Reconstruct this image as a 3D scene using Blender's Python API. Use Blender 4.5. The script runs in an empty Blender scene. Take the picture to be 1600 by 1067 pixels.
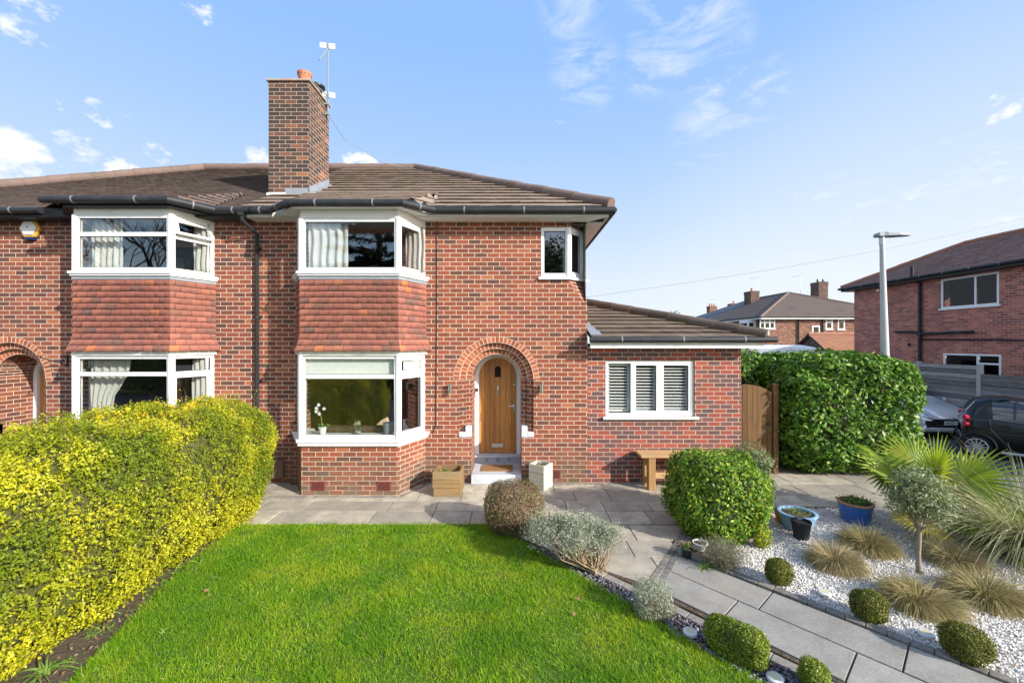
import bpy, bmesh, math, random
import numpy as np
from mathutils import Vector, Matrix
random.seed(7); RNG = np.random.default_rng(7)
SC = bpy.context.scene; COL = SC.collection
CAM = Vector((0.0, -7.88, 2.65)); F = 650.0
def G(x, y, z=0.0):
    d = F*(CAM.z-z)/(y-535.0); return Vector(((x-800.0)/F*d, d+CAM.y, z))
def W(x, y, Y):
    d = Y-CAM.y; return Vector(((x-800.0)/F*d, Y, CAM.z-(y-535.0)/F*d))
# ------------------------------------------------------------------ tagging
def tag(o, label=None, cat=None, group=None, kind=None):
    if label: o['label'] = label
    if cat: o['category'] = cat
    if group: o['group'] = group
    if kind: o['kind'] = kind
    return o
def thing(name, loc, label, cat, group=None, rz=0.0):
    o = bpy.data.objects.new(name, None); COL.objects.link(o)
    o.location = loc; o.rotation_euler = (0, 0, rz); o.empty_display_size = .2
    return tag(o, label, cat, group)
def kids(o): return [c for c in bpy.data.objects if c.parent == o]
def dup(o, loc=None, rz=None, label=None, group=None, scale=None, parent=None):
    c = o.copy(); COL.objects.link(c)
    if parent is not None: c.parent = parent
    for ch in kids(o): dup(ch, parent=c)
    if loc is not None: c.location = loc
    if rz is not None: c.rotation_euler = (0, 0, rz)
    if scale is not None: c.scale = (scale,)*3 if not hasattr(scale, '__len__') else scale
    if label: c['label'] = label
    if group: c['group'] = group
    return c
def root_loc(p):
    while p.parent is not None: p = p.parent
    return Vector(p.location)
def link_mesh(name, me, mat, parent):
    o = bpy.data.objects.new(name, me); COL.objects.link(o)
    for m in (mat if isinstance(mat, (list, tuple)) else [mat]): me.materials.append(m)
    if parent is not None: o.parent = parent
    return o
# ------------------------------------------------------------------ mesh builder
class MB:
    def __init__(s): s.v = []; s.f = []; s.uv = []; s.mi = []; s.cur = 0
    def poly(s, pts, uv=None):
        pts = [Vector(p) for p in pts]; b = len(s.v)
        if uv is None:
            n = Vector((0, 0, 0))
            for i in range(len(pts)):
                a, c = pts[i], pts[(i+1) % len(pts)]
                n += a.cross(c)
            if n.length < 1e-12: n = Vector((0, 0, 1))
            n.normalize()
            if abs(n.z) < .95:
                t = Vector((-n.y, n.x, 0)).normalized(); w = n.cross(t)
                uv = [(p.dot(t), p.dot(w)) for p in pts]
            else: uv = [(p.x, p.y) for p in pts]
        s.v += [tuple(p) for p in pts]; s.f.append(list(range(b, b+len(pts)))); s.uv.append(uv); s.mi.append(s.cur)
    def obox(s, o, ax, ay, az):
        """box from corner o spanned by three edge vectors"""
        o, ax, ay, az = Vector(o), Vector(ax), Vector(ay), Vector(az)
        if ax.cross(ay).dot(az) < 0: ax, ay = ay, ax
        p = lambda i, j, k: o+ax*i+ay*j+az*k
        for q in (((0,0,0),(0,1,0),(1,1,0),(1,0,0)), ((0,0,1),(1,0,1),(1,1,1),(0,1,1)), ((0,0,0),(1,0,0),(1,0,1),(0,0,1)),
                  ((0,1,0),(0,1,1),(1,1,1),(1,1,0)), ((0,0,0),(0,0,1),(0,1,1),(0,1,0)), ((1,0,0),(1,1,0),(1,1,1),(1,0,1))):
            s.poly([p(*c) for c in q])
    def box(s, x0, x1, y0, y1, z0, z1): s.obox((x0, y0, z0), (x1-x0, 0, 0), (0, y1-y0, 0), (0, 0, z1-z0))
    def rbox(s, c, sx, sy, z0, z1, rz):
        a = Vector((math.cos(rz), math.sin(rz), 0)); b = Vector((-a.y, a.x, 0))
        s.obox(Vector((c[0], c[1], z0))-a*sx/2-b*sy/2, a*sx, b*sy, (0, 0, z1-z0))
    def prism(s, pts, z0, z1):
        n = len(pts); A = sum(pts[i][0]*pts[(i+1)%n][1]-pts[(i+1)%n][0]*pts[i][1] for i in range(n))
        if A < 0: pts = pts[::-1]
        s.poly([(p[0], p[1], z1) for p in pts]); s.poly([(p[0], p[1], z0) for p in pts[::-1]])
        for i in range(n):
            a, b = pts[i], pts[(i+1) % n]
            s.poly([(a[0], a[1], z0), (b[0], b[1], z0), (b[0], b[1], z1), (a[0], a[1], z1)])
    def extr(s, pts, vec):
        """closed planar polygon pushed along vec"""
        pts = [Vector(p) for p in pts]; vec = Vector(vec); n = len(pts); nn = Vector((0, 0, 0))
        for i in range(n): nn += pts[i].cross(pts[(i+1) % n])
        if nn.dot(vec) < 0: pts = pts[::-1]
        s.poly([p+vec for p in pts]); s.poly(pts[::-1])
        for i in range(n):
            a, b = pts[i], pts[(i+1) % n]; s.poly([a, b, b+vec, a+vec])
    def tube(s, path, r, n=8, cap=True):
        path = [Vector(p) for p in path]; rs = r if hasattr(r, '__len__') else [r]*len(path); rings = []
        up = None; L = 0
        for i, p in enumerate(path):
            t = (path[min(i+1, len(path)-1)]-path[max(i-1, 0)]).normalized()
            if up is None: up = Vector((0, 0, 1)) if abs(t.z) < .9 else Vector((1, 0, 0))
            a = t.cross(up).normalized(); b = a.cross(t).normalized(); up = b
            rings.append([p+(a*math.cos(q)+b*math.sin(q))*rs[i] for q in [2*math.pi*k/n for k in range(n)]])
        for i in range(len(path)-1):
            l = (path[i+1]-path[i]).length
            for k in range(n):
                k2 = (k+1) % n; R = 2*math.pi*rs[i]
                s.poly([rings[i][k], rings[i][k2], rings[i+1][k2], rings[i+1][k]],
                       [(k/n*R, L), ((k+1)/n*R, L), ((k+1)/n*R, L+l), (k/n*R, L+l)])
            L += l
        if cap: s.poly(rings[0][::-1]); s.poly(rings[-1])
    def lathe(s, prof, c=(0, 0, 0), n=20, sx=1, sy=1):
        c = Vector(c); R = [[c+Vector((r*math.cos(q)*sx, r*math.sin(q)*sy, z)) for q in [2*math.pi*k/n for k in range(n)]] for r, z in prof]
        for i in range(len(prof)-1):
            for k in range(n):
                k2 = (k+1) % n
                s.poly([R[i][k], R[i][k2], R[i+1][k2], R[i+1][k]])
    def disc(s, c, r, n=20):
        c = Vector(c); s.poly([c+Vector((r*math.cos(2*math.pi*k/n), r*math.sin(2*math.pi*k/n), 0)) for k in range(n)])
    def build(s, name, mat, parent=None, smooth=False, bevel=0, merge=False, solid=0, subsurf=0):
        V = np.array(s.v, dtype=float).reshape(-1, 3)
        if parent is not None: org = np.array(root_loc(parent))
        else:
            mn, mx = V.min(0), V.max(0); org = np.array(((mn[0]+mx[0])/2, (mn[1]+mx[1])/2, mn[2]))
        me = bpy.data.meshes.new(name); me.from_pydata((V-org).tolist(), [], s.f)
        ul = me.uv_layers.new(name='UVMap'); ul.data.foreach_set('uv', [c for f in s.uv for q in f for c in q])
        me.polygons.foreach_set('material_index', s.mi)
        if merge or smooth or bevel or solid or subsurf:
            bm = bmesh.new(); bm.from_mesh(me); bmesh.ops.remove_doubles(bm, verts=bm.verts, dist=1e-5); bm.to_mesh(me); bm.free()
        o = link_mesh(name, me, mat, parent)
        if parent is None: o.location = org
        if solid: m = o.modifiers.new('s', 'SOLIDIFY'); m.thickness = solid
        if bevel:
            m = o.modifiers.new('b', 'BEVEL'); m.width = bevel; m.segments = 2; m.limit_method = 'ANGLE'; m.angle_limit = .6
        if subsurf: m = o.modifiers.new('d', 'SUBSURF'); m.levels = m.render_levels = subsurf
        if smooth:
            me.polygons.foreach_set('use_smooth', [True]*len(me.polygons))
            if smooth != 'all':
                try: me.set_sharp_from_angle(angle=.7)
                except Exception: pass
        return o
def np_mesh(name, V, Fq, mat, parent=None, org=None, smooth=False, uv=None):
    """V (n,3); Fq (m,k) equal size faces"""
    V = np.asarray(V, dtype=np.float32); used, inv = np.unique(Fq.ravel(), return_inverse=True)
    if len(used) < len(V): V = V[used]; Fq = inv.reshape(Fq.shape)
    if parent is not None: org = np.array(root_loc(parent))
    elif org is None: mn, mx = V.min(0), V.max(0); org = np.array(((mn[0]+mx[0])/2, (mn[1]+mx[1])/2, mn[2]))
    me = bpy.data.meshes.new(name); m, k = Fq.shape
    me.vertices.add(len(V)); me.vertices.foreach_set('co', (V-np.asarray(org, dtype=np.float32)).ravel())
    me.loops.add(m*k); me.loops.foreach_set('vertex_index', Fq.ravel().astype(np.int32))
    me.polygons.add(m); me.polygons.foreach_set('loop_start', np.arange(0, m*k, k, dtype=np.int32))
    me.update(calc_edges=True); me.validate()
    if smooth: me.polygons.foreach_set('use_smooth', np.ones(m, dtype=bool))
    o = link_mesh(name, me, mat, parent)
    if parent is None: o.location = [float(q) for q in org]
    return o
# ------------------------------------------------------------------ materials
def new_mat(name):
    m = bpy.data.materials.new(name); m.use_nodes = True; nt = m.node_tree; nt.nodes.clear()
    out = nt.nodes.new('ShaderNodeOutputMaterial'); return m, nt, out
def N(nt, typ, **kw):
    n = nt.nodes.new(typ)
    for k, v in kw.items():
        if k.startswith('i_'):
            key = k[2:]; n.inputs[int(key) if key.isdigit() else key.replace('_', ' ')].default_value = v
        else: setattr(n, k, v)
    return n
def ramp(nt, fac, stops, mode='LINEAR'):
    r = nt.nodes.new('ShaderNodeValToRGB'); r.color_ramp.interpolation = mode; e = r.color_ramp.elements
    while len(e) < len(stops): e.new(.5)
    for i, (p, c) in enumerate(stops): e[i].position = p; e[i].color = (c[0], c[1], c[2], 1) if hasattr(c, '__len__') else (c, c, c, 1)
    nt.links.new(fac, r.inputs[0]); return r.outputs[0]
def mixc(nt, fac, a, b, blend='MIX'):
    m = nt.nodes.new('ShaderNodeMix'); m.data_type = 'RGBA'; m.blend_type = blend
    for sock, v in ((m.inputs[0], fac), (m.inputs[6], a), (m.inputs[7], b)):
        if hasattr(v, 'is_linked'): nt.links.new(v, sock)
        elif hasattr(v, '__len__'): sock.default_value = (*v[:3], 1)
        else: sock.default_value = v if sock == m.inputs[0] else (v, v, v, 1)
    return m.outputs[2]
def math_(nt, op, a, b=0.0, c=None, clamp=False):
    n = nt.nodes.new('ShaderNodeMath'); n.operation = op; n.use_clamp = clamp
    for i, v in enumerate((a, b, c)):
        if v is None: continue
        if hasattr(v, 'is_linked'): nt.links.new(v, n.inputs[i])
        else: n.inputs[i].default_value = v
    return n.outputs[0]
def noise(nt, scale, detail=4, rough=.55, vec=None, coord='Object'):
    n = N(nt, 'ShaderNodeTexNoise'); n.inputs['Scale'].default_value = scale; n.inputs['Detail'].default_value = detail; n.inputs['Roughness'].default_value = rough
    if vec is None:
        if coord == 'World': vec = N(nt, 'ShaderNodeNewGeometry').outputs['Position']
        else: vec = N(nt, 'ShaderNodeTexCoord').outputs[coord]
    nt.links.new(vec, n.inputs['Vector']); return n.outputs['Fac']
def bump(nt, h, dist=.01, strength=1.0, prev=None):
    b = N(nt, 'ShaderNodeBump'); b.inputs['Distance'].default_value = dist; b.inputs['Strength'].default_value = strength
    nt.links.new(h, b.inputs['Height'])
    if prev is not None: nt.links.new(prev, b.inputs['Normal'])
    return b.outputs[0]
def pbsdf(nt, out, col, rough=.7, normal=None, metal=0, spec=.5, coat=0):
    p = N(nt, 'ShaderNodeBsdfPrincipled')
    for key, v in (('Base Color', col), ('Roughness', rough), ('Metallic', metal), ('Specular IOR Level', spec), ('Coat Weight', coat)):
        if hasattr(v, 'is_linked'): nt.links.new(v, p.inputs[key])
        else: p.inputs[key].default_value = (*v[:3], 1) if hasattr(v, '__len__') else v
    if normal is not None: nt.links.new(normal, p.inputs['Normal'])
    if out is not None: nt.links.new(p.outputs[0], out.inputs[0])
    return p.outputs[0]
def simple(name, col, rough=.6, var=.12, scale=6, metal=0, spec=.5, coat=0, bmp=0, bscale=40, dirt=None):
    m, nt, out = new_mat(name)
    c = mixc(nt, noise(nt, scale, 5, coord='World'), tuple(q*(1-var) for q in col), tuple(min(1, q*(1+var)) for q in col))
    if dirt: c = mixc(nt, ramp(nt, noise(nt, scale*.6, 6, .65, coord='World'), [(.48, 0), (.72, dirt[1])]), c, dirt[0])
    nrm = bump(nt, noise(nt, bscale, 5, coord='World'), bmp) if bmp else None
    pbsdf(nt, out, c, rough, nrm, metal, spec, coat); return m
def brick_mat(name, stops, mortar, bw=.235, rh=.0835, ms=.0058, weather=None, off=.5, bd=.006, ms_smooth=.15, fine=.25, hshift=None, stain=None):
    m, nt, out = new_mat(name); uv = N(nt, 'ShaderNodeTexCoord').outputs['UV']
    # small wobble so that courses are laid by hand
    nz = N(nt, 'ShaderNodeTexNoise'); nz.inputs['Scale'].default_value = 9; nz.inputs['Detail'].default_value = 2; nt.links.new(uv, nz.inputs['Vector'])
    sub = N(nt, 'ShaderNodeVectorMath', operation='SUBTRACT'); nt.links.new(nz.outputs['Color'], sub.inputs[0]); sub.inputs[1].default_value = (.5, .5, .5)
    scl = N(nt, 'ShaderNodeVectorMath', operation='SCALE'); nt.links.new(sub.outputs[0], scl.inputs[0]); scl.inputs['Scale'].default_value = .008
    add = N(nt, 'ShaderNodeVectorMath', operation='ADD'); nt.links.new(uv, add.inputs[0]); nt.links.new(scl.outputs[0], add.inputs[1])
    b = N(nt, 'ShaderNodeTexBrick', offset=off); nt.links.new(add.outputs[0], b.inputs['Vector'])
    for k, v in (('Color1', (0, 0, 0, 1)), ('Color2', (1, 1, 1, 1)), ('Mortar', (.5, .5, .5, 1)), ('Scale', 1.0), ('Mortar Size', ms), ('Mortar Smooth', ms_smooth), ('Brick Width', bw), ('Row Height', rh), ('Bias', 0.0)):
        b.inputs[k].default_value = v
    tint = ramp(nt, b.outputs['Color'], stops)
    n1 = noise(nt, 60, 4, .65, vec=add.outputs[0]); n2 = noise(nt, .9, 6, .65, coord='World')
    c = mixc(nt, fine, tint, ramp(nt, n1, [(.3, 0.0), (.7, 1.0)]), 'OVERLAY')
    if weather: c = mixc(nt, ramp(nt, n2, [(.5, 0), (.75, weather[1])]), c, weather[0])
    mo = mixc(nt, ramp(nt, n2, [(.35, 0), (.7, 1)]), mortar, tuple(q*.82 for q in mortar))
    c = mixc(nt, b.outputs['Fac'], c, mo)
    if stain:   # damp staining and algae close to the ground: (colour, height, strength)
        z = N(nt, 'ShaderNodeSeparateXYZ'); nt.links.new(N(nt, 'ShaderNodeNewGeometry').outputs['Position'], z.inputs[0])
        f = math_(nt, 'MULTIPLY', ramp(nt, z.outputs[2], [(0, 1), (stain[1], 0)]), ramp(nt, noise(nt, 3.5, 6, .7, coord='World'), [(.36, 0), (.60, stain[2])]))
        c = mixc(nt, f, c, stain[0])
    h = math_(nt, 'SUBTRACT', math_(nt, 'MULTIPLY', n1, .35), b.outputs['Fac'])
    pbsdf(nt, out, c, .85, bump(nt, h, bd, .8), spec=.12); return m
def leaf_mat(name, stops, rough=.45, trans=.3, spec=.4, patch=None, pscale=1.5):
    m, nt, out = new_mat(name); r = N(nt, 'ShaderNodeNewGeometry').outputs['Random Per Island']
    c = ramp(nt, r, stops)
    if patch: c = mixc(nt, ramp(nt, noise(nt, pscale, 4, .6, coord='World'), [(.42, 0), (.62, patch[1])]), c, patch[0])
    p = pbsdf(nt, None, c, rough, spec=spec)
    t = N(nt, 'ShaderNodeBsdfTranslucent'); nt.links.new(c, t.inputs[0])
    mx = N(nt, 'ShaderNodeMixShader'); mx.inputs[0].default_value = trans
    nt.links.new(p, mx.inputs[1]); nt.links.new(t.outputs[0], mx.inputs[2]); nt.links.new(mx.outputs[0], out.inputs[0]); return m
def wood_mat(name, a, b, axis='Z', scale=3, rough=.55, plank=None, stretch=14, gloss=.3, dirt=None, isl_lo=.78):
    m, nt, out = new_mat(name); tc = N(nt, 'ShaderNodeTexCoord').outputs['Object']
    mp = N(nt, 'ShaderNodeMapping'); s = {'X': (1, stretch, stretch), 'Y': (stretch, 1, stretch), 'Z': (stretch, stretch, 1)}[axis]
    mp.inputs['Scale'].default_value = s; nt.links.new(tc, mp.inputs['Vector'])
    n = noise(nt, scale, 6, .6, vec=mp.outputs[0]); n2 = noise(nt, scale*.35, 3, .5, vec=mp.outputs[0])
    c = mixc(nt, ramp(nt, n, [(.32, 0), (.68, 1)]), a, b)
    c = mixc(nt, ramp(nt, n2, [(.35, .0), (.7, .45)]), c, tuple(q*.55 for q in a))
    if dirt: c = mixc(nt, ramp(nt, noise(nt, 4, 5, .6, coord='World'), [(.45, 0), (.7, dirt[1])]), c, dirt[0])
    isl = N(nt, 'ShaderNodeNewGeometry').outputs['Random Per Island']
    c = mixc(nt, 1.0, c, ramp(nt, isl, [(0, isl_lo), (1, 1.12)]), 'MULTIPLY')
    pbsdf(nt, out, c, rough, bump(nt, n, .003), spec=gloss); return m
M = {}
BR = [(0.0, (.115, .062, .050)), (.12, (.155, .066, .047)), (.3, (.205, .070, .043)), (.55, (.25, .078, .045)), (.8, (.29, .090, .051)), (.94, (.28, .096, .060)), (1.0, (.40, .155, .072))]
BRD = [(0.0, (.085, .058, .052)), (.3, (.14, .066, .052)), (.55, (.22, .075, .05)), (.8, (.32, .095, .055)), (1.0, (.46, .17, .08))]
BRX = [(0.0, (.12, .072, .068)), (.3, (.15, .080, .073)), (.55, (.185, .083, .070)), (.64, (.265, .078, .056)), (.85, (.305, .085, .058)), (1.0, (.37, .10, .062))]
BRR = [(0.0, (.24, .105, .09)), (.35, (.38, .135, .105)), (.7, (.50, .17, .125)), (1.0, (.58, .23, .16))]
MOR = (.72, .58, .46)
M['brick'] = brick_mat('red_brick', BR, MOR, weather=((.16, .075, .058), .5), stain=((.17, .15, .10), .8, .75))
M['brick_dark'] = brick_mat('weathered_brick', [(0.0, (.05, .042, .040)), (.45, (.085, .058, .050)), (.8, (.125, .072, .055)), (.94, (.20, .09, .058)), (1, (.34, .15, .08))], (.52, .40, .31), weather=((.05, .045, .04), .5))
M['brick_neighbour'] = brick_mat('neighbour_brick', [(0, (.105, .058, .050)), (.3, (.165, .066, .047)), (.6, (.23, .077, .049)), (.85, (.27, .090, .055)), (1, (.35, .135, .07))], MOR, weather=((.14, .07, .056), .5), stain=((.15, .14, .09), .7, .7))
M['brick_ext'] = brick_mat('extension_brick', BRX, (.63, .50, .405), bw=.232, rh=.082, fine=.15)
M['brick_right'] = brick_mat('side_house_brick', BRR, (.62, .49, .41), weather=((.12, .06, .05), .35), fine=.15)
M['brick_far'] = brick_mat('distant_brick', [(0, (.12, .065, .05)), (.5, (.23, .105, .07)), (1, (.33, .17, .11))], (.42, .33, .27), fine=.1)
M['voussoir'] = brick_mat('arch_brick', [(0, (.26, .085, .05)), (.5, (.40, .125, .065)), (1, (.46, .17, .085))], (.78, .66, .52), bw=.112, rh=.078, ms=.006, off=0)
M['hung'] = brick_mat('hung_clay_tile', [(0, (.155, .10, .095)), (.13, (.22, .105, .085)), (.3, (.30, .105, .075)), (.75, (.37, .115, .075)), (.92, (.42, .15, .095)), (1, (.58, .15, .06))], (.10, .045, .035), bw=.168, rh=50, ms=.0022, off=0, bd=.004, weather=((.17, .09, .08), .55), fine=.2)
def roof_mat(name, a, b, moss, bw, mossy=.5, dark=(.05, .04, .038)):
    m, nt, out = new_mat(name); isl = N(nt, 'ShaderNodeNewGeometry').outputs['Random Per Island']
    c = mixc(nt, isl, a, b); n = noise(nt, 2.2, 6, .65, coord='World'); n2 = noise(nt, 30, 5, .7, coord='World')
    c = mixc(nt, ramp(nt, n2, [(.35, 0), (.7, .5)]), c, tuple(q*.65 for q in a))
    c = mixc(nt, ramp(nt, n, [(.5, 0), (.7, mossy)]), c, moss)
    c = mixc(nt, ramp(nt, noise(nt, .9, 5, .6, coord='World'), [(.55, 0), (.75, .55)]), c, dark)
    pbsdf(nt, out, c, .85, bump(nt, n2, .006), spec=.25); return m
M['roof_tile'] = roof_mat('brown_concrete_tile', (.245, .19, .16), (.30, .235, .20), (.17, .165, .05), .3, .5)
M['roof_plain'] = roof_mat('dark_plain_tile', (.13, .095, .082), (.20, .148, .125), (.10, .098, .06), .165, .5)
M['roof_ext'] = roof_mat('mossy_brown_tile', (.12, .092, .075), (.17, .13, .105), (.09, .085, .035), .3, .6)
M['roof_red'] = roof_mat('plum_plain_tile', (.30, .19, .17), (.42, .27, .235), (.22, .17, .14), .165, .25)
M['roof_far'] = roof_mat('distant_tile', (.115, .085, .072), (.15, .11, .092), (.12, .11, .08), .2, .3)
M['roof_slate'] = roof_mat('distant_slate', (.10, .115, .135), (.14, .155, .18), (.12, .12, .12), .2, .2)
M['roof_orange'] = roof_mat('garage_tile', (.30, .14, .09), (.38, .19, .125), (.22, .15, .10), .2, .3, (.16, .09, .07))
M['ridge'] = simple('ridge_tile', (.185, .125, .105), .85, .25, 3, bmp=.004, dirt=((.10, .09, .06), .6))
M['ridge_red'] = simple('red_ridge_tile', (.34, .15, .10), .85, .2, 3)
M['lead'] = simple('lead_flashing', (.24, .265, .30), .55, .2, 5, dirt=((.36, .37, .38), .5))
M['upvc'] = simple('white_upvc', (.82, .82, .81), .35, .02, 3, spec=.4)
M['paint'] = simple('white_paint', (.76, .75, .71), .5, .04, 3, dirt=((.50, .47, .40), .35))
M['blackp'] = simple('black_plastic', (.020, .023, .026), .55, .2, 4, spec=.35, dirt=((.08, .08, .075), .35))
M['blackt'] = simple('black_trim', (.012, .013, .014), .5, .2, 4)
M['stone'] = simple('painted_stone', (.56, .58, .60), .7, .06, 6, bmp=.002, dirt=((.40, .40, .38), .5))
M['step'] = simple('grey_painted_step', (.53, .56, .60), .6, .05, 6, bmp=.002, dirt=((.40, .40, .39), .6))
M['terra'] = simple('terracotta', (.47, .17, .09), .75, .15, 12, bmp=.002)
M['airbrick'] = simple('red_air_brick', (.22, .045, .035), .7, .1, 12)
M['dark'] = simple('dark_void', (.012, .010, .010), .9, .1)
M['mortar'] = simple('cement_cap', (.42, .33, .26), .9, .2, 10, bmp=.01, dirt=((.2, .19, .16), .6))
M['metal'] = simple('galvanised_metal', (.55, .57, .58), .4, .08, 8, metal=.8)
M['chrome'] = simple('brushed_steel', (.62, .62, .61), .25, .03, 8, metal=1)
M['bracket'] = simple('gutter_clip', (.20, .21, .22), .6, .1)
M['greypaint'] = simple('pale_grey_paint', (.47, .49, .48), .45, .06, 2, dirt=((.48, .50, .42), .4))
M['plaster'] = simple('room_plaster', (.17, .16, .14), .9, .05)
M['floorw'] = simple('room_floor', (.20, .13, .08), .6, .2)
M['curtain'] = simple('cream_curtain', (.50, .49, .45), .9, .05)
M['blind'] = simple('white_blind', (.72, .74, .70), .9, .02)
M['checkc'] = simple('grey_curtain', (.38, .35, .33), .9, .3, 30)
M['sofa'] = simple('brown_leather', (.075, .05, .035), .5, .2)
M['cushion'] = simple('tan_cushion', (.62, .45, .28), .9, .2, 20)
M['oak'] = wood_mat('oak_door', (.47, .20, .052), (.65, .315, .09), 'Z', 3, .42, gloss=.4)
M['planter'] = wood_mat('treated_pine', (.24, .145, .06), (.37, .235, .11), 'X', 3, .8, dirt=((.26, .23, .15), .5))
M['cream'] = wood_mat('cream_paint', (.64, .60, .46), (.72, .68, .55), 'X', 3, .7, dirt=((.55, .53, .45), .5))
M['bench'] = wood_mat('golden_timber', (.46, .28, .13), (.60, .40, .21), 'X', 3, .6)
M['benchleg'] = wood_mat('golden_post', (.34, .19, .075), (.47, .29, .125), 'Z', 3, .6)
M['gate'] = wood_mat('brown_gate', (.12, .062, .024), (.21, .115, .046), 'Z', 3, .75)
M['fence'] = wood_mat('grey_fence', (.22, .215, .21), (.46, .45, .43), 'Y', 4, .9, dirt=((.33, .27, .20), .5), isl_lo=.45)
M['concrete'] = simple('concrete', (.40, .39, .36), .9, .15, 8, bmp=.004)
M['coir'] = simple('coir_mat', (.28, .15, .055), .95, .5, 60, bmp=.01)
M['soil'] = simple('dark_soil', (.10, .072, .050), .95, .4, 12, bmp=.03, bscale=25, dirt=((.15, .11, .07), .5))
M['lawnbase'] = simple('lawn_soil', (.075, .13, .022), .95, .4, 5, bmp=.02)
M['asphalt'] = simple('asphalt', (.075, .075, .077), .9, .15, 3, bmp=.005, bscale=90)
M['gravelbase'] = simple('gravel_bed', (.60, .57, .52), .9, .3, 40, bmp=.01)
def slab_mat(name, stops, joints=None):
    m, nt, out = new_mat(name); isl = N(nt, 'ShaderNodeNewGeometry').outputs['Random Per Island']
    c = ramp(nt, isl, stops); n = noise(nt, 3.2, 7, .68, coord='World'); n2 = noise(nt, 45, 5, .7, coord='World')
    c = mixc(nt, ramp(nt, n, [(.38, 0), (.62, .7)]), c, (.21, .19, .16)); c = mixc(nt, ramp(nt, n2, [(.45, 0), (.75, .45)]), c, (.52, .485, .42))
    c = mixc(nt, ramp(nt, noise(nt, 1.1, 5, .6, coord='World'), [(.5, 0), (.72, .45)]), c, (.42, .37, .28))
    pbsdf(nt, out, c, .75, bump(nt, math_(nt, 'ADD', n, math_(nt, 'MULTIPLY', n2, .3)), .008), spec=.35); return m
M['slab'] = slab_mat('stone_slab', [(0, (.30, .27, .22)), (.35, (.42, .38, .305)), (.7, (.53, .47, .375)), (1, (.65, .575, .445))])
M['slabgrey'] = slab_mat('grey_slab', [(0, (.28, .27, .25)), (.5, (.335, .322, .29)), (.85, (.36, .34, .30)), (1, (.36, .29, .215))])
M['sett'] = slab_mat('dark_sett', [(0, (.075, .073, .072)), (.6, (.13, .125, .12)), (1, (.22, .19, .15))])
M['edging'] = slab_mat('edging_block', [(0, (.20, .19, .175)), (.6, (.28, .26, .23)), (1, (.34, .31, .26))])
def glass_mat(name, ior=2.7, tint=(.975, .99, .985)):
    m, nt, out = new_mat(name); ge = N(nt, 'ShaderNodeNewGeometry'); dt = N(nt, 'ShaderNodeVectorMath', operation='DOT_PRODUCT'); nt.links.new(ge.outputs['Incoming'], dt.inputs[0]); nt.links.new(ge.outputs['Normal'], dt.inputs[1])
    f0 = ((ior-1)/(ior+1))**2; c1 = math_(nt, 'SUBTRACT', 1.0, math_(nt, 'ABSOLUTE', dt.outputs['Value']), clamp=True); fq = math_(nt, 'MULTIPLY_ADD', math_(nt, 'POWER', c1, 5.0), 1-f0, f0)
    fq = math_(nt, 'MULTIPLY', fq, math_(nt, 'SUBTRACT', 1.0, ge.outputs['Backfacing']))
    t = N(nt, 'ShaderNodeBsdfTransparent'); t.inputs[0].default_value = (*tint, 1)
    g = N(nt, 'ShaderNodeBsdfGlossy'); g.inputs['Roughness'].default_value = 0.0
    nz = bump(nt, noise(nt, 1.3, 2, .4, coord='World'), .02, .10); nt.links.new(nz, g.inputs['Normal'])
    mx = N(nt, 'ShaderNodeMixShader'); nt.links.new(fq, mx.inputs[0]); nt.links.new(t.outputs[0], mx.inputs[1]); nt.links.new(g.outputs[0], mx.inputs[2])
    nt.links.new(mx.outputs[0], out.inputs[0]); return m
M['glass'] = glass_mat('window_glass'); M['carglass'] = glass_mat('car_glass', 2.2, (.30, .35, .38)); M['farglass'] = glass_mat('distant_glass', 1.5, (.6, .62, .64)); M['vase'] = glass_mat('vase_glass', 2.4, (.92, .96, .97))
def carpaint(name, col, metal=.4, coat=1.0):
    m, nt, out = new_mat(name); pbsdf(nt, out, col, .28, None, metal, .4, coat); return m
M['silver'] = carpaint('silver_paint', (.72, .74, .76), .35); M['black'] = carpaint('black_paint', (.004, .005, .006), 0, .35)
M['vanwhite'] = carpaint('white_van_paint', (.84, .85, .86), 0)
M['tyre'] = simple('tyre_rubber', (.012, .012, .012), .85, .2); M['redlamp'] = carpaint('red_lamp', (.55, .01, .03), 0); M['lampglass'] = carpaint('headlamp_glass', (.5, .52, .53), .2)
M['plate'] = simple('plate_white', (.80, .80, .80), .4, .02); M['ink'] = simple('plate_ink', (.01, .01, .01), .5)
M['yellow'] = simple('alarm_yellow', (.68, .40, .05), .4, .05); M['navy'] = simple('alarm_navy', (.01, .02, .10), .4, .05)
M['bluepot'] = simple('blue_glaze', (.02, .12, .42), .15, .2, 8, spec=.6, coat=.5); M['ltblue'] = simple('pale_blue_glaze', (.30, .50, .72), .35, .08, 8, spec=.5)
M['orangepot'] = simple('ochre_plastic', (.60, .30, .03), .5, .1); M['blackpot'] = simple('black_pot', (.013, .015, .018), .4, .2, 6); M['greypot'] = simple('grey_pot', (.22, .26, .27), .6, .1)
M['whitepot'] = simple('white_ceramic', (.78, .77, .75), .35, .04); M['rimclay'] = simple('clay_rim', (.45, .21, .10), .7, .15)
M['disc'] = simple('frosted_disc', (.66, .68, .68), .4, .05); M['discglow'] = simple('solar_cell', (.62, .56, .34), .4, .1, 20)
M['bark'] = simple('bark', (.30, .24, .17), .9, .3, 30, bmp=.01); M['barkdark'] = simple('dark_bark', (.075, .06, .045), .9, .3, 10, bmp=.03)
M['twig'] = simple('twig', (.34, .25, .15), .9, .3, 30); M['twigbrown'] = simple('brown_twig', (.16, .10, .07), .9, .3, 30)
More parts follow.
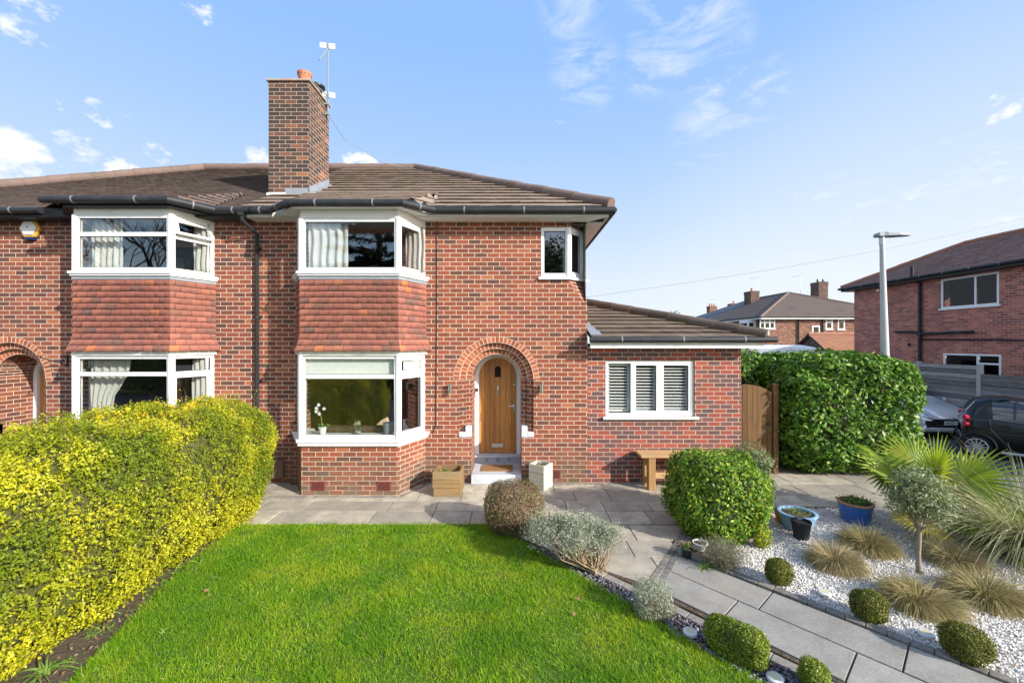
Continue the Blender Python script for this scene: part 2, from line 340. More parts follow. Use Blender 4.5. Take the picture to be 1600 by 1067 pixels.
M['inner'] = simple('inner_twigs', (.045, .055, .020), .95, .5, 25, bmp=.03); M['inner_yellow'] = simple('inner_twigs_yellow', (.10, .105, .022), .95, .5, 25, bmp=.03)
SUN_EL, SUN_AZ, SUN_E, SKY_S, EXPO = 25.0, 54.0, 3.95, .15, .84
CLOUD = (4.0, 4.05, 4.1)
# ================================================================== tiles
def tile_slope(o, eu, ev, vmax, umin, umax, tw, gauge, h, n=None, jit=.003, gap=.003, stag=True, v0=0.0):
    """rows of single tiles on a plane: o eave origin, eu along eave, ev up the slope; clip functions umin/umax of v"""
    o, eu, ev = Vector(o), Vector(eu).normalized(), Vector(ev).normalized(); n = eu.cross(ev).normalized()
    V = []; Q = []; r = 0; v = v0
    while v < vmax-1e-4:
        va, vb = v, min(v+gauge, vmax); a0, a1 = umin(va), umax(va); b0, b1 = umin(vb), umax(vb)
        u = math.floor(min(a0, b0)/tw)*tw-(tw/2 if (stag and r % 2) else 0)
        rowj = random.uniform(-.3, .3)*jit
        while u < max(a1, b1):
            l, rr = u+gap/2, u+tw-gap/2
            p = [(max(l, a0), va), (min(rr, a1), va), (min(rr, b1), vb), (max(l, b0), vb)]
            if p[1][0] > p[0][0]+.004 or p[2][0] > p[3][0]+.004:
                if p[1][0] < p[0][0]: m = min(max(p[0][0], b0), b1); p[0] = (m, va); p[1] = (m+.001, va)
                if p[2][0] < p[3][0]: m = min(max(p[3][0], a0), a1); p[2] = (m, vb); p[3] = (m-.001, vb)
                j0, j1 = h+random.uniform(-1, 1)*jit+rowj, h+random.uniform(-1, 1)*jit+rowj
                dv = random.uniform(-.5, .5)*jit
                P = [o+eu*p[0][0]+ev*(va+dv)+n*j0, o+eu*p[1][0]+ev*(va+dv)+n*j1, o+eu*p[2][0]+ev*(vb+min(.07, gauge*.3))-n*.004, o+eu*p[3][0]+ev*(vb+min(.07, gauge*.3))-n*.004,
                     o+eu*p[0][0]+ev*(va+dv+.004)+n*(j0-min(h*.62, .03)), o+eu*p[1][0]+ev*(va+dv+.004)+n*(j1-min(h*.62, .03)), o+eu*p[0][0]+ev*(va+dv+.12)+n*(j0-min(h*.5, .02)-.012), o+eu*p[1][0]+ev*(va+dv+.12)+n*(j1-min(h*.5, .02)-.012)]
                b = len(V); V += [tuple(q) for q in P]; Q += [(b, b+1, b+2, b+3), (b+4, b+5, b+1, b), (b+6, b+7, b+5, b+4)]
            u += tw
        v += gauge; r += 1
    return V, Q
def build_tiles(name, parts, mat, parent):
    V = []; Q = []
    for v, q in parts:
        b = len(V); V += v; Q += [tuple(i+b for i in f) for f in q]
    return np_mesh(name, np.array(V), np.array(Q), mat, parent)
def ridge_run(mb, a, b, r=.11, seg=.42):
    a, b = Vector(a), Vector(b); L = (b-a).length; k = max(1, round(L/seg)); t = (b-a)/L
    for i in range(k):
        j = Vector((0, 0, random.uniform(-.006, .006)))
        mb.tube([a+t*(L*i/k)+j, a+t*(L*(i+1)/k+.02)+j], [r*1.06, r*.98], 10)
# ================================================================== windows in a facet
class Facet:
    """vertical plane through a->b; u along it, depth d measured inwards"""
    def __init__(s, a, b):
        s.a = Vector((a[0], a[1], 0)); e = Vector((b[0], b[1], 0))-s.a; s.L = e.length; s.u = e/s.L; s.n = Vector((s.u.y, -s.u.x, 0))
    def p(s, u, z, d=0): return s.a+s.u*u-s.n*d+Vector((0, 0, z))
    def bar(s, mb, u0, u1, z0, z1, d0, d1): mb.obox(s.p(u0, z0, d0), s.u*(u1-u0), -s.n*(d1-d0), (0, 0, z1-z0))
def frame_rect(fc, mb, u0, u1, z0, z1, w, d0, d1, wb=None):
    wb = wb or w
    fc.bar(mb, u0, u0+w, z0, z1, d0, d1); fc.bar(mb, u1-w, u1, z0, z1, d0, d1)
    fc.bar(mb, u0+w, u1-w, z1-w, z1, d0, d1); fc.bar(mb, u0+w, u1-w, z0, z0+wb, d0, d1)
def light(fc, fr, u0, u1, z0, z1, parent, sash=True, w=.038, d=.02, pane='pane'):
    """a glazed light: gasket line, optional sash, pane"""
    if sash:
        sm = MB(); frame_rect(fc, sm, u0, u1, z0, z1, w, d-.012, d+.05); sm.build('sash', M['upvc'], parent, bevel=.004); u0 += w; u1 -= w; z0 += w; z1 -= w
    q = MB(); frame_rect(fc, q, u0-.002, u1+.002, z0-.002, z1+.002, .011, d+.012, d+.020); q.build('gasket', M['blackt'], parent)
    g = MB(); fc.bar(g, u0-.004, u1+.004, z0-.004, z1+.004, d+.022, d+.030); return g.build(pane, M['glass'], parent)
def curtain(name, x0, x1, y, z0, z1, mat, label, waves=7, amp=.03, gather=None, cat='curtain', group='curtains hanging behind the windows'):
    mb = MB(); n = waves*10; nz = 8; P = []
    for j in range(nz+1):
        t = j/nz; row = []; sq = 1.0
        if gather: sq = 1-gather*math.exp(-((t-.4)/.28)**2)
        for i in range(n+1):
            s = i/n; row.append((x0+(x1-x0)*s*sq, y+amp*math.sin(s*waves*2*math.pi+.6*math.sin(j))*(.7+.3*math.sin(3*s*6)), z0+(z1-z0)*t))
        P.append(row)
    for j in range(nz):
        for i in range(n): mb.poly([P[j][i], P[j][i+1], P[j+1][i+1], P[j+1][i]])
    o = mb.build(name, mat, None, smooth='all', solid=.004); return tag(o, label, cat, group)
def wall_cells(mb, x0, x1, z0, z1, y, holes, depth=.28, reveal=True):
    """front face (towards -Y) with rectangular holes and their reveals"""
    xs = sorted({x0, x1, *[h[0] for h in holes], *[h[1] for h in holes]}); zs = sorted({z0, z1, *[h[2] for h in holes], *[h[3] for h in holes]})
    for i in range(len(xs)-1):
        for j in range(len(zs)-1):
            cx, cz = (xs[i]+xs[i+1])/2, (zs[j]+zs[j+1])/2
            if cx < x0 or cx > x1 or cz < z0 or cz > z1 or any(h[0] < cx < h[1] and h[2] < cz < h[3] for h in holes): continue
            mb.poly([(xs[i], y, zs[j]), (xs[i+1], y, zs[j]), (xs[i+1], y, zs[j+1]), (xs[i], y, zs[j+1])])
    if reveal:
        for a, b, c, d in holes:
            mb.poly([(a, y, c), (a, y+depth, c), (a, y+depth, d), (a, y, d)][::-1]); mb.poly([(b, y, c), (b, y+depth, c), (b, y+depth, d), (b, y, d)])
            mb.poly([(a, y, d), (a, y+depth, d), (b, y+depth, d), (b, y, d)][::-1]); mb.poly([(a, y, c), (b, y, c), (b, y+depth, c), (a, y+depth, c)])
def room(parent, x0, x1, y0, y1, z0, z1, open_front=True):
    mb = MB(); c = [(x0, y0), (x1, y0), (x1, y1), (x0, y1)]
    mb.poly([(x0, y0, z1), (x1, y0, z1), (x1, y1, z1), (x0, y1, z1)][::-1])
    for a, b in ((1, 2), (2, 3), (3, 0)):
        mb.poly([(*c[a], z0), (*c[b], z0), (*c[b], z1), (*c[a], z1)][::-1])
    mb.cur = 1; mb.poly([(x0, y0, z0), (x1, y0, z0), (x1, y1, z0), (x0, y1, z0)])
    return mb.build('room', [M['plaster'], M['floorw']], parent)
def offs(poly, o):
    """push an open plan polyline outwards (towards -Y side) with mitres; the ends slide along the wall"""
    P = [Vector((p[0], p[1], 0)) for p in poly]; ns = []
    for a, b in zip(P, P[1:]): u = (b-a).normalized(); ns.append(Vector((u.y, -u.x, 0)))
    out = [P[0]+Vector((o/ns[0].x if abs(ns[0].x) > .3 else 0, 0, 0))]
    for i in range(1, len(P)-1):
        m = (ns[i-1]+ns[i]).normalized(); out.append(P[i]+m*(o/m.dot(ns[i])))
    out.append(P[-1]+Vector((o/ns[-1].x if abs(ns[-1].x) > .3 else 0, 0, 0))); return out
def hung_tiles(parent, poly, z0, z1, gauge=.107, tw=.168):
    V = []; Q = []; n = round((z1-z0)/gauge); gz = (z1-z0)/n
    def off(z):
        t = (z-z0)/(z1-z0); return .02+.085*max(0, 1-t/.26)**1.7
    for r in range(n):
        za, zb = z0+r*gz, z0+(r+1)*gz; A = offs(poly, off(za)+.012); B = offs(poly, off(zb)); C = offs(poly, off(za)-.012)
        for s in range(len(poly)-1):
            L = (A[s+1]-A[s]).length; k = max(1, round(L/tw)); cuts = [0]
            x = (tw/2 if r % 2 else tw)+random.uniform(-.01, .01)
            while x < L-.03: cuts.append(x/L); x += tw
            cuts.append(1)
            for c0, c1 in zip(cuts, cuts[1:]):
                g = .0022/L; a0, a1 = c0+g, c1-g
                if s == 0 and c0 == 0: a0 = 0
                if c1 == 1: a1 = 1
                if c0 == 0: a0 = 0
                j0, j1 = random.uniform(-.006, .004), random.uniform(-.006, .004); chip = random.random() < .02
                jo = random.uniform(0, .005); nn = (A[s+1]-A[s]).normalized(); nn = Vector((nn.y, -nn.x, 0))
                def pt(L_, t, z, e=0): q = L_[s].lerp(L_[s+1], t)+nn*e; return (q.x, q.y, z)
                b = len(V)
                V += [pt(A, a0, za+j0, jo), pt(A, a1, za+j1+(.025 if chip else 0), jo), pt(B, a1, zb), pt(B, a0, zb), pt(C, a0, za+j0+.002), pt(C, a1, za+j1+.002)]
                Q += [(b, b+1, b+2, b+3), (b+4, b+5, b+1, b)]
    return np_mesh('hung_tiles', np.array(V), np.array(Q), M['hungtile'], parent)
def mk_hung():
    m, nt, out = new_mat('hung_clay_tile_single'); r = N(nt, 'ShaderNodeNewGeometry').outputs['Random Per Island']
    c = ramp(nt, r, [(0, (.20, .125, .11)), (.06, (.26, .128, .105)), (.18, (.31, .125, .098)), (.55, (.37, .14, .105)), (.86, (.42, .165, .118)), (.94, (.44, .18, .12)), (.97, (.60, .20, .085)), (1, (.60, .20, .085))])
    n = noise(nt, 22, 5, .65, coord='World'); c = mixc(nt, ramp(nt, n, [(.35, 0), (.72, .4)]), c, (.20, .085, .06))
    c = mixc(nt, ramp(nt, noise(nt, 2.5, 6, .7, coord='World'), [(.55, 0), (.72, .4)]), c, (.17, .12, .10))
    pbsdf(nt, out, c, .75, bump(nt, n, .004), spec=.3); return m
M['hungtile'] = mk_hung()
# ================================================================== bay
def bay(parent, poly, zb, head_top, lower, upper):
    """brick base, two storeys of windows and the tile hanging between; lower/upper describe the facets"""
    base = MB(); pts = [(p[0], p[1]) for p in poly]
    base.prism([(pts[0][0], .0), *pts[1:-1], (pts[-1][0], .0)], -.05, .2); bi = offs(poly, -.10)
    for s in range(3):
        a, b, c, d = pts[s], pts[s+1], bi[s], bi[s+1]
        base.poly([(*a, .2), (*b, .2), (*b, zb-.11), (*a, zb-.11)]); base.poly([(d.x, d.y, .2), (c.x, c.y, .2), (c.x, c.y, zb-.11), (d.x, d.y, zb-.11)])
    base.build('bay_base', BAYBRICK[parent.name], parent)
    core = MB(); inn = offs(poly, -.03); core.prism([(p.x, p.y+(.02 if 0 < i < 3 else 0)) for i, p in enumerate(inn)], 2.50, 3.80); core.build('bay_core', M['blackt'], parent)
    hung_tiles(parent, poly, 2.50, 3.745)
    ld = MB(); o2 = offs(poly, .035); ld.prism([(p.x, p.y) for p in o2], 3.74, 3.80); ld.build('flashing', M['lead'], parent)
    hd = MB(); o3 = offs(poly, .04); hd.prism([(p.x, p.y) for p in o3], 2.425, 2.495); hd.build('window_head', M['paint'], parent)
    fa = MB(); o4 = offs(poly, .012); fa.prism([(p.x, p.y) for p in o4], head_top, 4.975); fa.build('fascia', M['paint'], parent)
    for z0, z1, spec in ((.97, 2.425, lower), (3.88, head_top, upper)):
        fr = MB(); panes = []
        wroot = MB()
        for s, lay in enumerate(spec):
            fc = Facet(poly[s], poly[s+1]); L = fc.L; panes.append((fc, lay, L))
            frame_rect(fc, fr, 0.0, L, z0, z1, .062, 0, .07, .07)
            if lay[0] == 'T':      # one transom over a wide fixed light
                fc.bar(fr, .062, L-.062, lay[1]-.035, lay[1]+.035, .003, .067)
        for p in poly[1:3]:   # corner posts
            q = offs(poly, .006)[poly.index(p)]; fr.tube([(q.x, q.y+.03, z0), (q.x, q.y+.03, z1)], .055, 10)
        w = fr.build('bay_window', M['upvc'], parent, bevel=.006)
        sash = MB()
        for fc, lay, L in panes:
            a, b, c, d = .062, L-.062, z0+.07, z1-.062
            if lay[0] == 'T':
                light(fc, sash, a, b, lay[1]+.035, d, w, lay[2]); light(fc, sash, a, b, c, lay[1]-.035, w, lay[3])
            elif lay[0] == 'O':    # top light hung open
                t = lay[1]; fc.bar(sash, a, b, t-.035, t+.035, .003, .067); light(fc, sash, a, b, c, t-.035, w, False)
                op = MB(); h = d-t-.035; ang = .34; uz = Vector((0, 0, -math.cos(ang)))+fc.n*math.sin(ang); pn = (fc.u.cross(uz)).normalized(); top = fc.p(a, d, -.005)
                ww = .042; Lx = b-a
                for (u0, u1, v0, v1) in ((0, ww, 0, h), (Lx-ww, Lx, 0, h), (ww, Lx-ww, 0, ww), (ww, Lx-ww, h-ww, h)):
                    op.obox(top+fc.u*u0+uz*v0, fc.u*(u1-u0), uz*(v1-v0), pn*.05)
                oo = op.build('casement', M['upvc'], w, bevel=.005); g = MB(); g.obox(top+fc.u*ww+uz*ww+pn*.02, fc.u*(Lx-2*ww), uz*(h-2*ww), pn*.008)
                g.build('pane', M['glass'], w)
            else: light(fc, sash, a, b, c, d, w, lay[1])
        if sash.f: sash.build('transom', M['upvc'], w, bevel=.005)
        sl = MB(); so = offs(poly, .085); sl.prism([(p.x, p.y) for p in so], z0-.045, z0); so2 = offs(poly, .06); sl.prism([(p.x, p.y) for p in so2], z0-(.105 if z0 < 2 else .08), z0-.045)
        sl.build('window_sill', M['upvc'], w, bevel=.006)
        bd = MB(); bo = offs(poly, -.075); bj = offs(poly, -.26); bd.prism([(bo[0].x+.02, -.0), *[(p.x, p.y) for p in bo[1:3]], (bo[3].x-.02, 0), (bj[3].x-.02, 0), (bj[2].x, bj[2].y), (bj[1].x, bj[1].y), (bj[0].x+.02, 0)], z0-.03, z0+.055); bd.build('window_board', M['upvc'], w)
        cl = MB(); cl.prism([(bo[0].x+.02, .3), (bo[0].x+.02, 0), *[(p.x, p.y) for p in bo[1:3]], (bo[3].x-.02, 0), (bo[3].x-.02, .3)], z1-.02, z1+.06); cl.build('bay_ceiling', M['plaster'], w)
BAYBRICK = {}
PITCH = 2.6/4.58; SLOPE = math.atan(PITCH); CP = math.cos(SLOPE); EZ = 5.10; EY = -.32
def roof_z(Y): return EZ+(Y-EY)*PITCH
def bay_roof(parent, roofobj, poly, mat, tw, gauge, h, left_return=False, xl=None, xr=None, ezb=5.03):
    e = offs(poly, .15); topY = .62; tz = roof_z(topY)+.03
    e0 = Vector((xl if xl is not None else e[0].x-.02, EY, EZ)); e3 = Vector((xr if xr is not None else e[3].x+.02, EY, EZ))
    E1 = Vector((e[1].x, e[1].y, ezb)); E2 = Vector((e[2].x, e[2].y, ezb)); T1 = Vector((e0.x, topY, tz)); T2 = Vector((e3.x, topY, tz))
    ev = Vector((0, topY-E1.y, tz-ezb)); Ls = ev.length; evn = ev/Ls
    f1 = lambda v: (T1.x-E1.x)*v/Ls; f2 = lambda v: (E2.x-E1.x)+(T2.x-E2.x)*v/Ls
    parts = [tile_slope(E1, (1, 0, 0), evn, Ls, f1, f2, tw, gauge, h)]
    build_tiles('bay_roof', parts, mat, parent)
    cheeks = []
    for a_, b_, c_ in ((E2, e3, T2), (e0, E1, T1)):
        n_ = (b_-a_).cross(c_-a_).normalized(); n_ = n_ if n_.z > 0 else -n_; eu_ = Vector((0, 0, 1)).cross(n_).normalized(); ev_ = n_.cross(eu_)
        tri = sorted([((q-a_).dot(eu_), (q-a_).dot(ev_)) for q in (a_, b_, c_)], key=lambda q: q[1])
        def cross_u(v, lo, tri=tri):
            us = []
            for i, j in ((0, 1), (1, 2), (0, 2)):
                (u0, v0_), (u1, v1_) = tri[i], tri[j]
                if v1_-v0_ > 1e-6 and v0_-1e-6 <= v <= v1_+1e-6: us.append(u0+(u1-u0)*(v-v0_)/(v1_-v0_))
            return (min(us) if lo else max(us)) if us else 0.0
        cheeks.append(tile_slope(a_, eu_, ev_, tri[2][1]*.995, lambda v, f=cross_u: f(v, True), lambda v, f=cross_u: f(v, False), tw, gauge, h*.7, jit=.001, v0=tri[0][1]))
    for ck in cheeks: build_tiles('bay_roof_cheek', [ck], mat, parent)
    mb = MB(); mb.poly([E2, e3, T2]); mb.poly([e0, E1, T1]); mb.poly([E1+Vector((0, 0, -.03)), E2+Vector((0, 0, -.03)), T2+Vector((0, 0, -.03)), T1+Vector((0, 0, -.03))])
    mb.build('bay_roof_board', M['blackt'], parent)
    return [e0, E1, E2, e3]
def gutter(parent, path, r=.066, every=.85, mat='blackp', name='gutter'):
    mb = MB(); path = [Vector(p) for p in path]
    for a, b in zip(path, path[1:]): t = (b-a).normalized(); mb.tube([a-t*r*.35, b+t*r*.35], r, 10)
    mb.cur = 1
    for a, b in zip(path, path[1:]):
        L = (b-a).length; k = max(1, int(L/every))
        for i in range(k):
            q = a.lerp(b, (i+.5)/k); t = (b-a).normalized(); mb.tube([q-t*.012, q+t*.012], r*1.08, 10)
    return mb.build(name, [M[mat], M['bracket']], parent, smooth=True)
# ================================================================== porch arch
def porch(parent, cx, door_y, brickmat, kneeler=True):
    """stepped brick arch with its reveals; returns nothing.  half widths of the three steps"""
    HW = (.703, .588, .476); YS = (0.0, .09, .18); ZS = 1.945; N_ = 28
    arc = lambda r, y, k: (cx-r*math.cos(math.pi*k/N_), y, ZS+r*math.sin(math.pi*k/N_))
    mb = MB()
    def ring(r0, r1, y):     # annulus facing -Y with radial voussoirs
        for k in range(N_):
            a0, a1 = math.pi*k/N_*(r0+r1)/2, math.pi*(k+1)/N_*(r0+r1)/2
            mb.poly([arc(r0, y, k), arc(r0, y, k+1), arc(r1, y, k+1), arc(r1, y, k)][::-1], [(0, a0), (0, a1), (.112, a1), (.112, a0)][::-1])
    def soffit(r, y0, y1):
        for k in range(N_):
            a0, a1 = math.pi*k/N_*r, math.pi*(k+1)/N_*r
            mb.poly([arc(r, y0, k), arc(r, y0, k+1), arc(r, y1, k+1), arc(r, y1, k)], [(0, a0), (0, a1), (.112, a1), (.112, a0)])
    ring(.703, .815, -.004); ring(.588, .703, YS[1]); ring(.476, .588, YS[2]); soffit(.703, -.004, YS[1]); soffit(.588, YS[1], YS[2])
    mb.build('porch_arch', M['voussoir'], parent)
    jb = MB(); zk = .86
    for s in (-1, 1):
        for (hw, y0, y1, hin, z0) in ((.703, 0, .09, .588, .95), (.588, .09, .18, .476, 1.06)):
            x = cx+s*hw; xi = cx+s*hin
            q = [(x, y0, z0), (x, y1, z0), (x, y1, ZS), (x, y0, ZS)]; jb.poly(q if s > 0 else q[::-1])
            q = [(x, y1, z0), (xi, y1, z0), (xi, y1, ZS), (x, y1, ZS)]; jb.poly(q[::-1] if s > 0 else q)
        x = cx+s*.476
        q = [(x, .18, zk), (x, door_y+.15, zk), (x, door_y+.15, ZS), (x, .18, ZS)]; jb.poly(q if s > 0 else q[::-1])
        q = [(x, 0, -.05), (x, door_y+.15, -.05), (x, door_y+.15, zk), (x, 0, zk)]; jb.poly(q if s > 0 else q[::-1])
    for k in range(N_): jb.poly([arc(.476, .18, k), arc(.476, .18, k+1), arc(.476, door_y+.15, k+1), arc(.476, door_y+.15, k)])
    jb.build('porch_jamb', brickmat, parent)
    if kneeler:
        for s in (-1, 1):
            k = MB(); a, m, b = cx+s*.476, cx+s*.588, cx+s*.709
            k.box(min(a, m), max(a, m), -.008, .30, .86, 1.06); k.box(min(m, b), max(m, b), -.008, .2, .86, .955); k.build('kneeler', M['stone'], parent, bevel=.006)
def arch_hole(mb, cx, x0, x1, z1, hw=.703, hwl=.476, zk=.86, ZS=1.945, y=0.0, N_=28):
    """wall face between x0..x1, -0.05..z1 around the arched opening"""
    a, b = cx-hw, cx+hw
    mb.poly([(x0, y, -.05), (cx-hwl, y, -.05), (cx-hwl, y, zk), (x0, y, zk)]); mb.poly([(cx+hwl, y, -.05), (x1, y, -.05), (x1, y, zk), (cx+hwl, y, zk)])
    mb.poly([(x0, y, zk), (a, y, zk), (a, y, ZS), (x0, y, ZS)]); mb.poly([(b, y, zk), (x1, y, zk), (x1, y, ZS), (b, y, ZS)])
    mb.poly([(x0, y, ZS), (a, y, ZS), (a, y, z1), (x0, y, z1)]); mb.poly([(b, y, ZS), (x1, y, ZS), (x1, y, z1), (b, y, z1)])
    for k in range(N_):
        p = lambda k: (cx-hw*math.cos(math.pi*k/N_), ZS+hw*math.sin(math.pi*k/N_))
        q0, q1 = p(k), p(k+1); mb.poly([(q0[0], y, q0[1]), (q1[0], y, q1[1]), (q1[0], y, z1), (q0[0], y, z1)])
def door_set(parent, cx, dy, zb=.36, spring=1.95):
    fr = MB(); n = 24; ro, ri = .474, .388
    for s in (-1, 1): fr.box(*sorted((cx+s*ri, cx+s*ro)), dy-.04, dy+.08, .285, spring)
    for k in range(n):
        a0, a1 = math.pi*k/n, math.pi*(k+1)/n; p = lambda r, a, y: (cx-r*math.cos(a), y, spring+r*math.sin(a))
        fr.poly([p(ri, a0, dy-.04), p(ri, a1, dy-.04), p(ro, a1, dy-.04), p(ro, a0, dy-.04)][::-1]); fr.poly([p(ri, a0, dy-.04), p(ri, a1, dy-.04), p(ri, a1, dy+.08), p(ri, a0, dy+.08)])
    fr.build('door_frame', M['upvc'], parent)
    d = MB(); nb = 7; w = 2*.386/nb; R = .386
    for i in range(nb):
        x0, x1 = -R+i*w+.0025, -R+(i+1)*w-.0025; m = 8; top = []
        for k in range(m+1):
            x = x1+(x0-x1)*k/m; top.append((cx+x, dy+.012, spring+math.sqrt(max(0, R*R-x*x))))
        d.extr([(cx+x0, dy+.012, zb), (cx+x1, dy+.012, zb), *top], (0, .045, 0))
    dr = d.build('front_door', M['oak'], parent)
    g = MB(); g.extr([(cx-.065, dy+.008, 1.93), (cx+.065, dy+.008, 1.93), (cx+.065, dy+.008, 2.10), *[(cx+.065*math.cos(q), dy+.008, 2.10+.06*math.sin(q)) for q in (.5, 1.05, 1.57, 2.1, 2.64)], (cx-.065, dy+.008, 2.10)], (0, .02, 0)); g.build('door_glass', M['dark'], dr)
    lb = MB(); lb.box(cx-.13, cx+.12, dy-.004, dy+.014, .475, .55); lb.build('letterbox', M['chrome'], dr, bevel=.005)
    lf = MB(); lf.box(cx-.10, cx+.09, dy-.010, dy-.002, .492, .533); lf.build('letterbox_flap', M['metal'], dr, bevel=.003)
    kn = MB(); kn.tube([(cx, dy-.02, 1.73), (cx, dy-.03, 1.69), (cx, dy-.026, 1.60)], [.018, .022, .012], 8); kn.box(cx-.02, cx+.02, dy-.015, dy+.014, 1.56, 1.76); kn.build('knocker', M['chrome'], dr, smooth=True)
    hd = MB(); x = cx+.335; hd.box(x-.022, x+.022, dy-.004, dy+.014, 1.22, 1.38); hd.tube([(x, dy-.0, 1.335), (x, dy-.05, 1.335), (x-.10, dy-.05, 1.335)], .011, 8); hd.lathe([(0, 1.27), (.016, 1.27), (.016, 1.275)], (x, dy-.006, 0), 10); hd.build('handle', M['chrome'], dr, smooth=True)
    lk = MB(); lk.tube([(cx+.345, dy-.012, 1.78), (cx+.345, dy+.014, 1.78)], .024, 12); lk.build('lock', M['chrome'], dr, smooth=True)
    st = MB(); st.box(cx-.474, cx+.474, -.10, dy-.02, -.05, .172); st.build('doorstep', M['step'], parent, bevel=.012)
    sl = MB(); sl.box(cx-.474, cx+.474, dy-.09, dy+.10, .285, .335); sl.box(cx-.474, cx+.474, dy-.05, dy+.1, .335, .352); sl.build('door_sill', M['step'], parent, bevel=.006)
    ti = MB(); ti.box(cx-.474, cx+.474, dy-.022, dy+.05, .172, .285); t = ti.build('tiled_riser', M['step'], parent)
    for k in (-.235, 0, .235):
        mo = MB()
        for (ax, az) in ((-.028, 0), (.028, 0), (0, -.028), (0, .028)):
            c = Vector((cx+k+ax-.0, dy-.024, .228+az)); r = .016; mo.extr([c+Vector((r, 0, 0)), c+Vector((0, 0, r)), c-Vector((r, 0, 0)), c-Vector((0, 0, r))], (0, .004, 0))
        mo.build('tile_motif', M['blackt'], t)
# ================================================================== our house
house = thing('brick_house', (-1.7, 0, 0), 'brick semi-detached house with the arched oak door, a tiled bay and a single-storey side extension', 'house')
BAYBRICK[house.name] = M['brick']
XP, XC, CH, CXD = -4.85, 1.43, .36, -.295
BP = [(-4.07, 0), (-3.66, -.66), (-1.98, -.66), (-1.65, 0)]
w = MB()
hol = [(-3.95, -1.76, .25, 2.43), (-3.95, -1.76, 3.88, 4.78)]
wall_cells(w, XP, CXD-.845, -.05, 4.98, 0, hol)
arch_hole(w, CXD, CXD-.845, CXD+.845, 2.95)
wall_cells(w, CXD-.845, CXD+.845, 2.95, 4.98, 0, [])
xw = XC-CH; CW0, CW1, CWZ0, CWZ1 = CXD+.845, XC-CH, 3.83, 4.82
for (a, b, c, d) in ((CW0, xw, -.05, CWZ0), (CW0, xw, CWZ1, 4.98)): w.poly([(a, 0, c), (b, 0, c), (b, 0, d), (a, 0, d)])
w.poly([(xw, 0, -.05), (XC, 0, -.05), (XC, 0, 3.3), (xw, 0, 3.3)]); w.poly([(xw, 0, 3.3), (XC, 0, 3.3), (xw, 0, CWZ0)])
w.poly([(xw, 0, CWZ0), (XC, 0, 3.3), (XC, CH, CWZ0)]); w.poly([(XC, CH, CWZ0), (XC, 0, 3.3), (XC, CH, 3.3)])
w.poly([(xw, 0, CWZ1), (XC, CH, CWZ1), (XC, CH, 4.98), (xw, 0, 4.98)])
w.poly([(XC, 0, -.05), (XC, CH, -.05), (XC, CH, 3.3), (XC, 0, 3.3)]); w.poly([(XC, CH, -.05), (XC, 8.4, -.05), (XC, 8.4, 4.98), (XC, CH, 4.98)])
w.poly([(XC, 8.4, -.05), (XP, 8.4, -.05), (XP, 8.4, 4.98), (XC, 8.4, 4.98)])
w.build('wall', M['brick'], house)
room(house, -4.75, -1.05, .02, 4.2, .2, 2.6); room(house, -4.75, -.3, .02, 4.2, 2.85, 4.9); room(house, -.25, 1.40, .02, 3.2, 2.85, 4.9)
bay(house, BP, .97, 4.805, [('T', 2.08, True, True), ('T', 2.055, False, False), ('T', 2.08, True, True)], [('S', True), ('S', False), ('S', True)])
porch(house, CXD, .75, M['brick']); door_set(house, CXD, .75)
# corner window
fr = MB(); f1 = Facet((CW0, 0), (xw, 0)); f2 = Facet((xw, 0), (XC, CH)); z0, z1 = 3.885, CWZ1
frame_rect(f1, fr, 0, f1.L, z0, z1, .06, -.004, .07, .075); frame_rect(f2, fr, 0, f2.L, z0, z1, .06, -.004, .07, .075); fr.tube([(xw+.005, .02, z0), (xw+.005, .02, z1)], .06, 10)
cw = fr.build('corner_window', M['upvc'], house, bevel=.005); s = MB(); light(f1, s, .06, f1.L-.06, z0+.075, z1-.06, cw, False); light(f2, s, .06, f2.L-.06, z0+.075, z1-.06, cw, True); 0
sl = MB(); so = offs([(CW0-.05, 0), (xw, 0), (XC+.03, CH+.03)], .055); sl.prism([(so[0].x, .05), (so[0].x, so[0].y-.055), (so[1].x, so[1].y), (so[2].x, so[2].y-.03), (XC-.1, CH), (xw-.05, .05)], 3.835, 3.883); sl.build('window_sill', M['upvc'], cw, bevel=.005)
# roof
L = 4.58/CP
front = tile_slope((0, EY, EZ), (1, 0, 0), (0, CP, math.sin(SLOPE)), L, lambda v: XP-.06+.0*v, lambda v: XC+.35-v*CP, .30, .335, .048, jit=.004, stag=True)
roof = build_tiles('roof', [front], M['roof_tile'], house)
rs = MB(); RX = XC+.35-4.58; RZ = EZ+2.6; YB = 8.4+.32
rs.poly([(XC+.35, EY, EZ), (XC+.35, YB, EZ), (RX, 4.2, RZ+.0), (RX, 4.26, RZ)][:3]); rs.poly([(XC+.35, YB, EZ), (XP, YB, EZ), (XP, 4.26, RZ), (RX, 4.26, RZ)])
rs.poly([(XP, EY, EZ-.03), (XC+.33, EY, EZ-.03), (RX, 4.26, RZ-.03), (XP, 4.26, RZ-.03)]); rs.build('roof_slope', M['roof_tile'], roof)
rt = MB(); ridge_run(rt, (XC+.37, EY-.02, EZ+.05), (RX, 4.26, RZ+.045)); ridge_run(rt, (RX, 4.26, RZ+.045), (XP, 4.26, RZ+.045)); rt.build('ridge_tiles', M['ridge'], roof, smooth=True)
E = bay_roof(house, roof, BP, M['roof_tile'], .30, .30, .042)
hp = MB(); hp.poly([(XP, 0.02, 4.93), (XC, .02, 4.93), (XC+.33, EY, 4.93), (XP, EY, 4.93)][::-1])
for a in ((XC, EY+.02, 0),): hp.box(XP, XC+.33, EY+.0, EY+.022, 4.93, 5.09)
